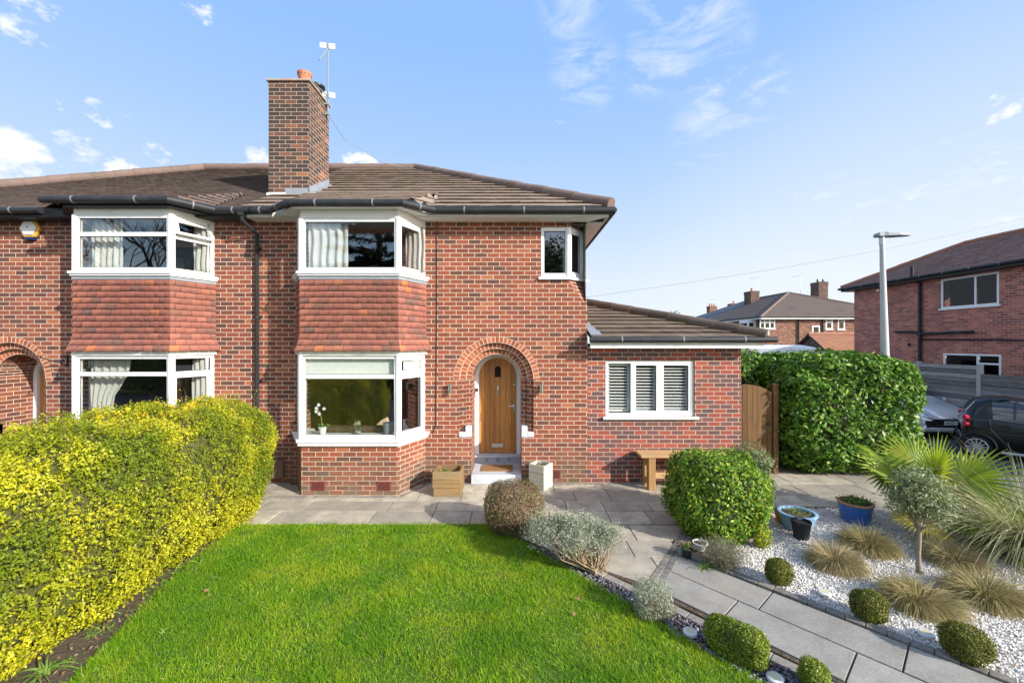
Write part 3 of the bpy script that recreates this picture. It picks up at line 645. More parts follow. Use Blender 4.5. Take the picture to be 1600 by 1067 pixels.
hp.box(XC+.308, XC+.33, EY+.022, YB, 4.93, 5.09); hp.box(XC, XC+.308, .02, YB, 4.925, 4.94)
hp.build('soffit', M['paint'], house)
bs = MB(); e = offs(BP, .13); bs.prism([(e[0].x, .0), (e[0].x, EY), *[(p.x, p.y) for p in e[1:3]], (e[3].x, EY), (e[3].x, 0)], 4.955, 4.985); bs.build('bay_soffit', M['paint'], house)
gz = 5.03
gutter(house, [(XP+.15, EY-.06, gz), (E[0].x-.1, EY-.06, gz), (E[1].x-.05, E[1].y-.05, 5.005), (E[2].x+.03, E[2].y-.05, 5.005), (E[3].x+.07, EY-.06, gz), (XC+.40, EY-.06, gz), (XC+.40, YB, gz)], .062)
cbl = MB(); cbl.tube([(-1.415, -.02, 4.93), (-1.42, -.012, 3.2), (-1.43, -.012, 2.2), (-1.44, -.012, 1.1), (-1.5, -.012, .93)], .008, 6); cbl.build('wall_cable', M['blackp'], house)
for xx in (-3.36, -2.22):
    ab = MB(); ab.box(xx-.12, xx+.12, -.672, -.655, .085, .245)
    o = ab.build('air_brick', M['airbrick'], house); hb = MB()
    for i in range(7):
        for j in range(4): hb.box(xx-.098+i*.029, xx-.098+i*.029+.019, -.6745, -.671, .102+j*.033, .102+j*.033+.022)
    hb.build('air_hole', M['dark'], o)
ab = MB(); ab.box(.72, .92, -.012, .02, .085, .235); o = ab.build('air_brick', M['airbrick'], house); hb = MB()
for i in range(6):
    for j in range(4): hb.box(.735+i*.029, .735+i*.029+.019, -.0145, -.011, .1+j*.033, .1+j*.033+.022)
hb.build('air_hole', M['dark'], o)
# chimney (straddles the party line in the photograph, stands on our roof)
ch = MB(); cx0, cx1, cy0, cy1 = -5.05, -4.215, .75, 1.69
def chbox(a, b, z0, z1, ex=0):
    ch.prism([(a-ex, cy0-ex), (b+ex, cy0-ex), (b+ex, cy1+ex), (a-ex, cy1+ex)], z0, z1)
chbox(cx0, cx1, 5.3, 8.06); chim = ch.build('chimney', M['brick_dark'], roof)
cp = MB(); cp.prism([(cx0-.04, cy0-.04), (cx1+.04, cy0-.04), (cx1+.04, cy1+.04), (cx0-.04, cy1+.04)], 8.058, 8.10); cp.prism([(cx0+.06, cy0+.06), (cx1-.06, cy0+.06), (cx1-.06, cy1-.06), (cx0+.06, cy1-.06)], 8.10, 8.15); cp.build('chimney_cap', M['mortar'], roof, bevel=.012)
pt = MB(); pt.lathe([(.12, 8.10), (.115, 8.22), (.12, 8.25), (.150, 8.36), (.148, 8.375), (.11, 8.375), (.09, 8.2)], (-4.42, .99, 0), 20)
hl = pt; hl.cur = 1
for k in range(12):
    q = 2*math.pi*k/12; c = Vector((-4.42+.136*math.cos(q), .99+.136*math.sin(q), 8.315)); r = Vector((math.cos(q), math.sin(q), 0)); hl.tube([c-r*.02, c+r*.006], .011, 6)
pt.build('chimney_pot', [M['terra'], M['dark']], roof, smooth=True)
pt = MB(); pt.lathe([(.16, 8.10), (.16, 8.19), (.12, 8.2), (.12, 8.12)], (-4.72, 1.0, 0), 20); pt.build('chimney_pot', M['terra'], roof, smooth=True)
pt = MB(); pt.lathe([(.11, 8.1), (.11, 8.30), (.17, 8.33), (.17, 8.37), (.02, 8.42)], (-4.36, 1.42, 0), 18); pt.build('chimney_cowl', M['blackt'], roof, smooth=True)
pt = MB(); pt.lathe([(.13, 8.10), (.12, 8.26), (.09, 8.26)], (-4.42, 1.23, 0), 18); pt.build('chimney_pot', M['terra'], roof, smooth=True)
fl = MB(); zf = roof_z(cy0)
fl.box(cx0+.34, cx1+.012, cy0-.012, cy0, zf-.08, zf+.13)
fl.obox((cx0+.34, cy0-.14, zf-.075), (cx1+.13-cx0-.34, 0, 0), (0, .14, .075), (0, -.01, .02))
fl.obox((cx1, cy0-.012, roof_z(cy0)-.03), (.012, 0, 0), (0, .95, .95*PITCH), (0, 0, .19))
fl.obox((cx1, cy0-.1, roof_z(cy0-.1)+.025), (.11, 0, 0), (0, .95, .95*PITCH), (0, -.01, .02)); fl.build('flashing', M['lead'], roof)
fm = MB(); fm.box(cx0-.03, cx0+.36, cy0-.03, cy0, zf-.10, zf+.04); fm.build('cement_fillet', M['stone'], roof)
# extension
XE = 4.34; EEZ = 2.73; ep = .3067; EEY = -.30
ew = MB(); wx0, wx1, wz0, wz1 = 1.775, 3.46, 1.25, 2.31
wall_cells(ew, XC, XE, -.05, 2.62, 0, [(wx0, wx1, wz0, wz1)], .12); ew.poly([(XE, 0, -.05), (XE, 7.0, -.05), (XE, 7.0, 2.62), (XE, 0, 2.62)]); ew.build('extension_wall', M['brick_ext'], house)
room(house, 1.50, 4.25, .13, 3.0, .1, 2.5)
fw = Facet((wx0, .035), (wx1, .035)); fr = MB(); Lw = fw.L
frame_rect(fw, fr, 0, Lw, wz0, wz1, .058, 0, .07); m1, m2 = .515, 1.045
for m in (m1, m2): fw.bar(fr, m-.03, m+.03, wz0+.058, wz1-.058, .002, .068)
xw_ = fr.build('extension_window', M['upvc'], house, bevel=.006); s = MB()
for a, b, sa in ((.058, m1-.03, False), (m1+.03, m2-.03, True), (m2+.03, Lw-.058, True)): light(fw, s, a, b, wz0+.058, wz1-.058, xw_, sa, .04)
0
sl = MB(); sl.box(wx0-.06, wx1+.06, -.07, .04, wz0-.05, wz0-.001); sl.build('window_sill', M['upvc'], xw_, bevel=.008)
for i, (a, b) in enumerate(((.075, m1-.04), (m1+.06, m2-.06), (m2+.06, Lw-.08))):
    sh = MB(); frame_rect(fw, sh, a-.02, b+.02, wz0+.07, wz1-.06, .045, .10, .125)
    for k in range(15):
        z = wz0+.13+k*.0585; fw_o = fw.p(a+.02, z, .085); sh.obox(fw_o, fw.u*(b-a-.04), (0, .040, .004), (0, -.004, .021))
    tag(sh.build('window_shutter', M['upvc'], None), ('white louvred shutter in the left light of the extension window', 'white louvred shutter in the middle light of the extension window', 'white louvred shutter in the right light of the extension window, beside the bare brick')[i], 'shutter', 'louvred shutters in the extension window')
PE = math.atan(ep); hipX = 4.62
ef = tile_slope((0, EEY, EEZ), (1, 0, 0), (0, math.cos(PE), math.sin(PE)), 3.17/math.cos(PE), lambda v: XC+.02, lambda v: hipX-v*math.cos(PE), .38, .315, .042, jit=.005)
er = build_tiles('extension_roof', [ef], M['roof_ext'], house)
tp = Vector((hipX-3.17, EEY+3.17, EEZ+3.17*ep)); rs = MB(); rs.poly([(hipX, EEY, EEZ), (hipX, 7.2, EEZ), (tp.x, 7.2-3.17, tp.z), tp]); rs.poly([(XC, EEY, EEZ-.025), (hipX, EEY, EEZ-.025), tp-Vector((0, 0, .025))]); rs.build('roof_slope', M['roof_ext'], er)
rt = MB(); ridge_run(rt, (hipX+.02, EEY-.02, EEZ+.05), tp+Vector((0, 0, .05)), .115, .45); rt.build('ridge_tiles', M['roof_ext'], er, smooth=True)
ec = MB(); ec.extr([(hipX+.035, EEY-.035, EEZ+.05)]+[(hipX+.035+.07*math.cos(q)*.7, EEY-.035+.07*math.cos(q)*.7, EEZ+.05+.1*math.sin(q)) for q in (0, .8, 1.57, 2.3, 3.14)][0:5], (-.03, .03, 0)); ec.build('hip_end', M['mortar'], er)
lf = MB()
for k in range(4):
    y0 = EEY+.02+k*.29; lf.obox((XC+.01, y0, EEZ+(y0-EEY)*ep+.045), (.20-.035*k, 0, 0), (0, .28, .28*ep), (0, -.005, .012))
lf.build('flashing', M['lead'], er)
so = MB(); so.box(XC+.0, hipX-.02, EEY-.0, EEY+.02, 2.545, 2.70); so.box(XC, hipX-.02, EEY+.02, .0, 2.55, 2.565); so.box(hipX-.04, hipX-.02, EEY+.02, 7.2, 2.545, 2.70); so.build('extension_soffit', M['paint'], house)
gutter(house, [(XC-.0, EEY-.055, 2.70), (hipX+.14, EEY-.055, 2.70)], .056, .95)
# meter box, at the foot of the wall by the bay
mb = MB(); mb.box(-4.52, -4.30, -.075, 0, .10, .42); tag(mb.build('meter_box', M['twigbrown'], None, bevel=.01), 'small brown meter box low on the wall, between the downpipe and the bay', 'box')
# wall lights, doorbell, mat, aerial
def wall_light(x, lab):
    t = thing('wall_light', (x, 0, 1.70), lab, 'wall light', 'steel wall lights either side of the arched door')
    a = MB(); a.box(x-.03, x+.03, -.03, 0, 1.73, 1.83); a.build('bracket', M['blackt'], t); b = MB(); b.tube([(x, -.075, 1.70), (x, -.075, 1.87)], .036, 16); b.build('cylinder_shade', M['chrome'], t, smooth=True)
wall_light(-1.16, 'steel cylinder wall light on the bay window side of the arched door'); wall_light(.555, 'steel cylinder wall light on the brick between the arched door and the extension')
t = thing('doorbell', (CXD-.44, .70, 1.56), 'black and white video doorbell on the white door frame', 'doorbell')
a = MB(); a.box(CXD-.462, CXD-.405, .685, .71, 1.64, 1.70); a.build('camera_lens', M['blackt'], t); a = MB(); a.box(CXD-.458, CXD-.409, .688, .71, 1.555, 1.64); a.build('bell_body', M['upvc'], t)
mt = MB(); mt.box(CXD-.30, CXD+.31, .12, .50, .172, .190); tag(mt.build('doormat', M['coir'], None), 'brown coir doormat on the grey front step', 'doormat')
# ================================================================== attached neighbour
nb = thing('brick_house', (-9.0, 0, 0), 'attached brick house at the left behind the yellow hedge, with dark plain-tiled roof', 'house')
BAYBRICK[nb.name] = M['brick_neighbour']
NP = [(-8.0, 0), (-7.59, -.66), (-5.93, -.66), (-5.64, 0)]; NX0 = -13.2; NCX = -9.53
w = MB(); wall_cells(w, NCX+.845, XP, -.05, 4.98, 0, [(-7.9, -5.75, .25, 2.43), (-7.9, -5.75, 3.88, 4.85)])
arch_hole(w, NCX, NCX-.845, NCX+.845, 2.95); wall_cells(w, NCX-.845, NCX+.845, 2.95, 4.98, 0, []); wall_cells(w, NX0, NCX-.845, -.05, 4.98, 0, [])
w.poly([(NX0, 8.4, -.05), (NX0, 0, -.05), (NX0, 0, 4.98), (NX0, 8.4, 4.98)]); w.poly([(XP, 8.4, -.05), (NX0, 8.4, -.05), (NX0, 8.4, 4.98), (XP, 8.4, 4.98)]); w.build('wall', M['brick_neighbour'], nb)
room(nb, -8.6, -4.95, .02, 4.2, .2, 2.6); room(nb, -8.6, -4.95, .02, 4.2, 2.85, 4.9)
bay(nb, NP, .97, 4.87, [('T', 2.10, True, False), ('T', 2.10, False, False), ('T', 2.10, False, True)], [('T', 4.53, False, False), ('T', 4.53, False, False), ('O', 4.50)])
porch(nb, NCX, .85, M['brick_neighbour']); door_set(nb, NCX, .85)
NE = -13.54; NR = -8.96
fr_ = tile_slope((0, EY, EZ), (1, 0, 0), (0, CP, math.sin(SLOPE)), L, lambda v: NE+v*CP, lambda v: XP-.06, .165, .10, .010, jit=.002)
nroof = build_tiles('roof', [fr_], M['roof_plain'], nb); rs = MB()
rs.poly([(NE, YB, EZ), (NE, EY, EZ), (NR, 4.26, RZ)]); rs.poly([(XP, YB, EZ), (NE, YB, EZ), (NR, 4.26, RZ), (XP, 4.26, RZ)]); rs.poly([(NE, EY, EZ-.03), (XP, EY, EZ-.03), (XP, 4.26, RZ-.03), (NR, 4.26, RZ-.03)]); rs.build('roof_slope', M['roof_plain'], nroof)
rt = MB(); ridge_run(rt, (NE, EY, EZ+.05), (NR, 4.26, RZ+.05)); ridge_run(rt, (NR, 4.26, RZ+.05), (XP, 4.26, RZ+.05)); rt.build('ridge_tiles', M['ridge'], nroof, smooth=True)
NEv = bay_roof(nb, nroof, NP, M['roof_plain'], .165, .10, .010, xl=-8.5, ezb=5.08)
hp = MB(); hp.box(NX0-.3, XP, EY, EY+.022, 4.93, 5.09); hp.box(NX0-.3, XP, EY+.022, .02, 4.925, 4.94); e = offs(NP, .13)
hp.prism([(e[0].x, .0), (e[0].x, EY), *[(p.x, p.y) for p in e[1:3]], (e[3].x, EY), (e[3].x, 0)], 4.965, 5.0); hp.build('soffit', M['blackt'], nb)
gutter(nb, [(NX0-.3, EY-.06, gz), (NEv[0].x-.02, EY-.06, gz)], .058); gutter(nb, [(NEv[1].x-.25, NEv[1].y-.05, 5.06), (NEv[2].x+.03, NEv[2].y-.05, 5.06), (NEv[3].x+.12, EY-.06, gz), (XP+.15, EY-.06, gz)], .062)
dp = MB(); x = -4.80; dp.tube([(x-.07, EY-.06, 5.0), (x-.07, EY-.06, 4.86), (x+.0, -.05, 4.68), (x, -.05, .1)], .036, 10)
for z in (4.4, 3.1, 1.9, .7): dp.tube([(x, -.05, z), (x, -.05, z+.05)], .045, 10); dp.box(x-.06, x+.06, -.02, 0, z, z+.04)
dp.box(x-.12, x-.02, EY-.11, EY-.01, 4.93, 5.0); dp.build('downpipe', M['blackp'], nb, smooth=True)
# alarm box (hexagonal)
t = thing('alarm_box', (-9.07, 0, 4.65), 'white and yellow hexagonal alarm box high on the left house wall', 'alarm box')
hexa = lambda r, y, sx=1: [(-9.07+sx*r*math.cos(q), y, 4.79+r*.92*math.sin(q)) for q in [math.pi/3*k for k in range(6)]]
a = MB(); a.extr(hexa(.20, -.02), (0, -.05, 0)); a.build('box_body', M['yellow'], t, bevel=.008)
a = MB(); a.extr(hexa(.155, -.07), (0, -.02, 0)); a.build('box_face', M['upvc'], t, bevel=.006); a = MB(); a.box(-9.15, -8.99, -.085, 0, 4.575, 4.625); a.build('strobe', M['navy'], t, bevel=.01)
a = MB(); a.extr([(-9.10, -.09, 4.80), (-9.045, -.09, 4.80), (-9.06, -.09, 4.82), (-9.09, -.09, 4.83)], (0, -.003, 0)); a.build('emblem', M['greypot'], t)
t = MB(); t.box(-8.42, -8.40, -.02, 0, 2.18, 2.42); t.tube([(-8.41, -.02, 2.22), (-8.62, -.22, 2.36), (-8.66, -.26, 2.38)], .010, 6); t.tube([(-8.66+.03*math.cos(q), -.26, 2.38+.03*math.sin(q)) for q in np.linspace(0, 5.5, 10)], .007, 6); tag(t.build('hanging_bracket', M['blackt'], None), 'black iron hanging basket bracket beside the arched porch of the left house', 'bracket')
# aerial on the chimney
t = thing('tv_aerial', (-4.17, 1.5, 7.85), 'thin television aerial with white end plates on a mast at the tall chimney', 'aerial'); ax, ay = -4.16, 1.52
a = MB(); a.tube([(ax, ay, 7.72), (ax, ay, 9.36)], .018, 8); a.build('mast', M['greypot'], t)
a = MB(); a.tube([(ax, ay, 9.28), (ax-.10, ay-.2, 8.90)], .014, 6); a.tube([(ax, ay, 8.2), (ax-.02, ay-.8, 8.1)], .01, 6); a.box(cx1, ax+.03, ay-.04, ay+.04, 7.78, 7.84); a.box(cx1, ax+.03, ay-.04, ay+.04, 8.0, 8.05); a.build('boom', M['greypot'], t)
for z in (9.27, 8.17):
    a = MB(); a.obox((ax-.17, ay-.03, z+.02), (.15, -.02, -.03), (0, .012, 0), (0, 0, .12)); a.obox((ax+.03, ay-.03, z-.005), (.15, -.02, -.03), (0, .012, 0), (0, 0, .12)); a.build('end_plate', M['upvc'], t)
# ================================================================== inside the windows
curtain('curtain', -3.60, -2.90, -.52, 3.95, 4.80, M['curtain'], 'pale curtain in the upstairs bay window nearest the chimney, left side', 5, .03)
curtain('curtain', -1.98, -1.62, -.12, 3.95, 4.80, M['checkc'], 'grey checked curtain in the right side light of the upstairs bay window nearest the chimney', 4, .03)
curtain('curtain', .98, 1.10, .10, 3.95, 4.76, M['curtain'], 'narrow pale curtain in the small corner window under the eaves', 2, .02)
curtain('curtain', -7.50, -6.95, -.45, 3.95, 4.85, M['curtain'], 'cream curtain at the left of the upstairs bay window above the hedge', 5, .03)
curtain('curtain', -5.95, -5.66, -.1, 3.95, 4.85, M['curtain'], 'cream curtain behind the open top light of the left house', 3, .03)
curtain('curtain', -7.52, -6.80, -.45, 1.0, 2.40, M['curtain'], 'cream tied-back curtain at the left of the bay window above the yellow hedge', 5, .03, .45)
curtain('curtain', -5.98, -5.68, -.1, 1.0, 2.40, M['curtain'], 'cream curtain in the side light of the ground-floor bay window behind the hedge', 3, .03)
b = MB(); b.box(-3.60, -2.04, -.575, -.568, 2.03, 2.42); b.tube([(-3.60, -.57, 2.03), (-2.04, -.57, 2.03)], .014, 8); tag(b.build('roller_blind', M['blind'], None), 'white roller blind half down in the ground-floor bay window', 'blind')
b = MB(); b.obox((-1.94, -.45, 2.03), (.22, .40, 0), (-.007, .004, 0), (0, 0, .39)); tag(b.build('roller_blind', M['blind'], None), 'narrow white roller blind in the right side light of the ground-floor bay window', 'blind')
t = thing('sofa', (-2.73, .1, .2), 'dark brown sofa seen through the ground-floor bay window, its back to the glass', 'sofa')
a = MB(); a.box(-3.42, -2.04, -.36, -.14, .25, 1.13); a.build('backrest', M['sofa'], t, bevel=.06); a = MB(); a.box(-3.42, -2.04, -.13, .6, .3, .62); a.build('seat', M['sofa'], t, bevel=.05)
for x0, x1, lab in ((-3.64, -3.43, 'x'), (-2.03, -1.82, 'y')): a = MB(); a.box(x0, x1, -.13, .6, .3, .85); a.build('armrest', M['sofa'], t, bevel=.05)
for x, s, lab in ((-2.92, .17, 'small tan cushion on the brown sofa, behind the glass vase'), (-2.43, .27, 'largest tan cushion on the brown sofa, seen through the bay window'), (-2.17, .15, 'small tan cushion on the brown sofa, behind the grey pot')):
    a = MB(); c = Vector((x, -.13, 1.06)); a.extr([c+Vector((-s*.6, 0, 0)), c+Vector((s*.6, 0, -.02)), c+Vector((s*.35, 0, s*.72)), c+Vector((-.1*s, 0, s*.5))], (0, .10, 0)); tag(a.build('cushion', M['cushion'], None, bevel=.02), lab, 'cushion', 'cushions on the sofa')
SB = 1.027
def pot_shape(mb, c, r0, r1, h, lip=.02, t=.012, n=22, soil=.05):
    c = Vector(c); mb.lathe([(0, .003), (r0, .003), (r1, h-lip*1.4), (r1+.006, h-lip*1.3), (r1+.01, h), (r1-t, h), (r1-t, h-soil), (0, h-soil)], c, n)
t = thing('vase', (-2.73, -.50, SB), 'clear straight glass vase on the bay window board between the orchid and the grey pot', 'vase'); a = MB(); a.lathe([(.055, 0), (.06, .26), (.052, .26), (.05, .02), (0, .02)], t.location, 20); a.build('glass_body', M['vase'], t, smooth=True); a = MB(); a.lathe([(0, .022), (.048, .022), (.05, .05), (0, .05)], t.location, 16); a.build('glass_base', M['greypaint'], t)
a = MB(); pot_shape(a, (-2.20, -.48, SB), .075, .09, .20); tag(a.build('plant_pot', M['greypot'], None, smooth=True), 'grey stoneware pot on the bay window board', 'pot')
t = thing('orchid', (-3.36, -.50, SB), 'white orchid in a white pot on the bay window board beside the glass vase', 'plant'); a = MB(); pot_shape(a, t.location, .05, .062, .13); a.build('pot', M['whitepot'], t, smooth=True)
M['leafg'] = leaf_mat('house_plant_leaf', [(0, (.06, .16, .03)), (1, (.14, .28, .05))]); a = MB(); o = Vector(t.location)+Vector((0, 0, .12))
for q, l in ((.2, .16), (1.9, .14), (3.4, .15), (4.9, .13), (5.8, .17)):
    d = Vector((math.cos(q), math.sin(q)*.5, 0)); s_ = Vector((-d.y, d.x, 0)).normalized()*.028; p0, p1, p2 = o, o+d*l*.55+Vector((0, 0, .06)), o+d*l+Vector((0, 0, .0)); a.poly([p0-s_*.4, p0+s_*.4, p1+s_, p1-s_]); a.poly([p1-s_, p1+s_, p2])
a.build('leaves', M['leafg'], t, solid=.003); a = MB(); a.tube([o, o+Vector((-.03, 0, .2)), o+Vector((-.10, 0, .36)), o+Vector((-.07, 0, .42))], .005, 6); a.build('stem', M['twig'], t); a = MB()
for p in ((-.10, -.01, .34), (-.06, -.01, .40), (-.11, .0, .28), (-.05, -.01, .24), (.03, 0, .33)):
    for k in range(5):
        q = k*1.2566; d = Vector((math.cos(q), -.2, math.sin(q)))*.034; c = o+Vector(p); e_ = Vector((-math.sin(q), 0, math.cos(q)))*.016; a.poly([c, c+d*.6+e_, c+d, c+d*.6-e_])
a.build('flowers', M['whitepot'], t, solid=.003)
# ================================================================== wooden planters, bench
def plank_box(t, x0, x1, y0, y1, z0, h, n, mat, th=.03, gapz=.006, wobble=0):
    hh = h/n
    for k in range(n):
        a, b = z0+k*hh+gapz/2, z0+(k+1)*hh-gapz/2; j = [random.uniform(-wobble, wobble) for _ in range(4)]
        m = MB(); m.box(x0+j[0], x1+j[1], y0, y0+th, a, b); m.box(x0+j[2], x1+j[3], y1-th, y1, a, b); m.box(x0, x0+th, y0+th+.002, y1-th-.002, a, b); m.box(x1-th, x1, y0+th+.002, y1-th-.002, a, b); m.build('board', mat, t, bevel=.004)
    for sx in (x0+th, x1-th-.04):
        for sy in (y0+th, y1-th-.04): m = MB(); m.box(sx+.001, sx+.039, sy+.001, sy+.039, z0, z0+h-.008); m.build('corner_post', mat, t)
    m = MB(); m.box(x0+th, x1-th, y0+th, y1-th, z0+.02, z0+h-.12); m.build('soil_fill', M['soil'], t)
def tuft(name, parent, c, n, r, mat, size=.03, h=.08):
    P = np.array(c)+np.stack([RNG.normal(0, r*.5, n), RNG.normal(0, r*.5, n), RNG.uniform(0, h, n)], 1); Nn = RNG.normal(0, .5, (n, 3)); Nn[:, 2] += .8
    return leaves(name, P, Nn, size, mat, parent)
# ================================================================== foliage tools
def unit(a): return a/np.maximum(np.linalg.norm(a, axis=-1, keepdims=True), 1e-9)
def leaves(name, P, Nn, size, mat, parent=None, aspect=.5, var=.45, fold=.15, org=None):
    n = len(P); Nn = unit(Nn); t = unit(np.cross(Nn, unit(RNG.normal(0, 1, (n, 3))))); b = np.cross(Nn, t); s = size*(1+RNG.uniform(-var, var, (n, 1)))
    a = P-t*s*.5; c = P+t*s*.5-Nn*s*fold*RNG.uniform(0, 1.5, (n, 1)); m = P+Nn*s*fold*.4
    l = m+b*s*aspect*.5; r = m-b*s*aspect*.5
    V = np.stack([a, l, c, r], 1).reshape(-1, 3); Q = np.arange(n*4).reshape(n, 4)
    return np_mesh(name, V, Q, mat, parent, org)
def sq_surface(n, c, half, e=5, lump=.06, ls=2.2, depth=.08, zlo=-1.0, yaw=0, seed=0, clump=0, cf=16):
    """points and normals on a lumpy superquadric (a clipped hedge or bush)"""
    d = RNG.normal(0, 1, (int(n*1.9)+10, 3)); h = np.array(half)
    q = RNG.uniform(-1, 1, (len(d), 3)); ax = RNG.choice(3, len(d), p=np.array([h[1]*h[2], h[0]*h[2], h[0]*h[1]])/(h[1]*h[2]+h[0]*h[2]+h[0]*h[1])); q[np.arange(len(d)), ax] = RNG.choice([-1, 1], len(d))
    r = (np.abs(q)**e).sum(1)**(1/e); q = q/r[:, None]
    nn = unit(np.sign(q)*np.abs(q)**(e-1)/h); p = q*h
    k = p[:, 2] >= zlo*h[2]; p, nn, q = p[k][:n], nn[k][:n], q[k][:n]
    ph = seed*1.7; w = (np.sin(p[:, 0]*ls+ph)*np.sin(p[:, 1]*ls*1.3+1.1+ph)+.8*np.sin(p[:, 2]*ls*1.7+ph*.6+p[:, 0]*ls*.8)+.5*np.sin(p[:, 0]*ls*3.1+p[:, 1]*ls*2.3+ph))/2
    p = p+nn*(lump*w)[:, None]-nn*(RNG.exponential(1, len(p))*depth*.5)[:, None]+nn*(np.abs(RNG.normal(0, 1, len(p)))*depth*.25)[:, None]
    if clump:      # tufts and hollows a hand wide
        g_ = np.random.default_rng(seed+50); K = unit(g_.normal(0, 1, (9, 3)))*g_.uniform(.55, 1.5, (9, 1))*cf; w2 = np.sin(p@K.T+g_.uniform(0, 6.28, 9)).sum(1)/3; p = p+nn*(clump*w2)[:, None]
    if yaw:
        cs, sn = math.cos(yaw), math.sin(yaw); R = np.array([[cs, -sn, 0], [sn, cs, 0], [0, 0, 1]]); p = p@R.T; nn = nn@R.T
    return p+np.array(c), nn
def core_blob(name, c, half, e, mat, parent, yaw=0, k=.84, zlo=-1):
    V = []; Q = []; nu, nv = 28, 16
    for j in range(nv+1):
        th = -math.pi/2+math.pi*j/nv
        for i in range(nu):
            f = 2*math.pi*i/nu; d = np.array([math.cos(th)*math.cos(f), math.cos(th)*math.sin(f), math.sin(th)]); r = (np.abs(d)**e).sum()**(1/e); p = d/r*np.array(half)*k; p[2] = max(p[2], zlo*half[2])
            cs, sn = math.cos(yaw), math.sin(yaw); V.append((p[0]*cs-p[1]*sn+c[0], p[0]*sn+p[1]*cs+c[1], p[2]+c[2]))
    for j in range(nv):
        for i in range(nu): Q.append((j*nu+i, j*nu+(i+1) % nu, (j+1)*nu+(i+1) % nu, (j+1)*nu+i))
    return np_mesh(name, np.array(V), np.array(Q), mat, parent)
def blades(name, base, dirs, length, width, mat, parent=None, droop=1.0, seg=4, org=None, tip=.1, lift=None):
    """curved strips: base (n,3), dirs (n,3) start directions, droop bends them to the ground"""
    n = len(base); d = unit(dirs); side = unit(np.cross(d, np.array([0, 0, 1.0]))+RNG.normal(0, .25, (n, 3))); P = base.copy(); st = (length/seg)[:, None]; rows = []
    for k in range(seg+1):
        w = (np.asarray(width)*(1-(1-tip)*(k/seg)**1.5)); w = w[:, None] if np.ndim(w) else w
        rows.append(P-side*w/2); rows.append(P+side*w/2)
        dz = np.asarray(droop)/seg; d2 = d.copy(); d2[:, 2] -= dz; d = unit(d2); P = P+d*st
    V = np.stack(rows, 1).reshape(-1, 3); m = 2*(seg+1); b = np.arange(n)[:, None]*m
    Q = np.concatenate([np.concatenate([b+2*k, b+2*k+1, b+2*k+3, b+2*k+2], 1) for k in range(seg)], 0)
    return np_mesh(name, V, Q, mat, parent, org)
def twigs(name, base, dirs, length, r, mat, parent, seg=4, wander=.2, n=5, rtip=.4):
    mb = MB()
    for b, d, l in zip(base, dirs, length):
        p = Vector(b); d = Vector(d).normalized(); path = [p.copy()]
        for k in range(seg): d = (d+Vector(RNG.normal(0, wander, 3))).normalized(); p = p+d*l/seg; path.append(p.copy())
        mb.tube(path, [r*(1-(1-rtip)*k/seg) for k in range(seg+1)], n, False)
    return mb.build(name, mat, parent, smooth='all')
def clipped_bush(name, loc, half, n, leaf, mat, label, cat, group=None, e=3.2, lump=.03, ls=5, depth=.05, yaw=0, aspect=.5, tilt=.7, zc=None, zlo=-.95, core=None, seed=0, k=.84, clump=0, cf=20):
    t = thing(name, loc, label, cat, group); c = (loc[0], loc[1], loc[2]+(zc if zc is not None else half[2]*.95))
    p, nn = sq_surface(n, c, half, e, lump, ls, depth, zlo, yaw, seed, clump, cf); p[:, 2] = np.maximum(p[:, 2], loc[2]+.01)
    leaves('foliage', p, nn*tilt+RNG.normal(0, .5, nn.shape)+np.array([0, 0, .35]), leaf, mat, t, aspect)
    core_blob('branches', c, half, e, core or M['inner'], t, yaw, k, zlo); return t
M['priv'] = leaf_mat('golden_leaf', [(0, (.15, .22, .010)), (.16, (.34, .38, .012)), (.5, (.60, .565, .02)), (.85, (.70, .64, .035)), (1, (.74, .68, .16))], .5, .3, .2, ((.10, .19, .014), .8), 1.2)
M['laurel'] = leaf_mat('laurel_leaf', [(0, (.05, .125, .012)), (.5, (.095, .22, .02)), (.85, (.18, .33, .03)), (1, (.36, .46, .10))], .42, .25, .3)
M['bushleaf'] = leaf_mat('spotted_laurel_leaf', [(0, (.06, .14, .014)), (.45, (.13, .27, .02)), (.8, (.27, .40, .03)), (1, (.46, .50, .05))], .45, .25, .3)
M['pitto'] = leaf_mat('grey_green_leaf', [(0, (.11, .16, .05)), (.5, (.18, .24, .09)), (1, (.28, .33, .15))], .5, .25)
M['box'] = leaf_mat('box_leaf', [(0, (.07, .095, .008)), (.5, (.135, .16, .012)), (.85, (.22, .21, .02)), (1, (.31, .25, .04))], .45, .2)
M['boxbright'] = leaf_mat('bright_box_leaf', [(0, (.08, .15, .014)), (.5, (.19, .28, .02)), (.85, (.34, .40, .03)), (1, (.40, .36, .06))], .42, .25)
M['brownleaf'] = leaf_mat('purple_brown_leaf', [(0, (.11, .11, .025)), (.4, (.19, .18, .04)), (.6, (.20, .12, .065)), (.85, (.28, .18, .12)), (1, (.36, .26, .18))], .6, .15)
M['silver_leaf'] = leaf_mat('silver_leaf', [(0, (.23, .26, .17)), (.5, (.36, .395, .29)), (.9, (.50, .53, .43)), (1, (.32, .42, .12))], .7, .2, .2)
M['olive'] = leaf_mat('olive_leaf', [(0, (.11, .15, .05)), (.5, (.23, .285, .11)), (.85, (.40, .44, .24)), (1, (.46, .48, .35))], .5, .2)
M['heather'] = leaf_mat('faded_heather', [(0, (.20, .18, .12)), (.5, (.27, .25, .18)), (.8, (.24, .26, .12)), (1, (.38, .36, .30))], .8, .15, .2)
M['yellowgreen'] = leaf_mat('yellow_green_leaf', [(0, (.20, .28, .015)), (.6, (.38, .44, .02)), (1, (.50, .48, .04))], .45, .25)
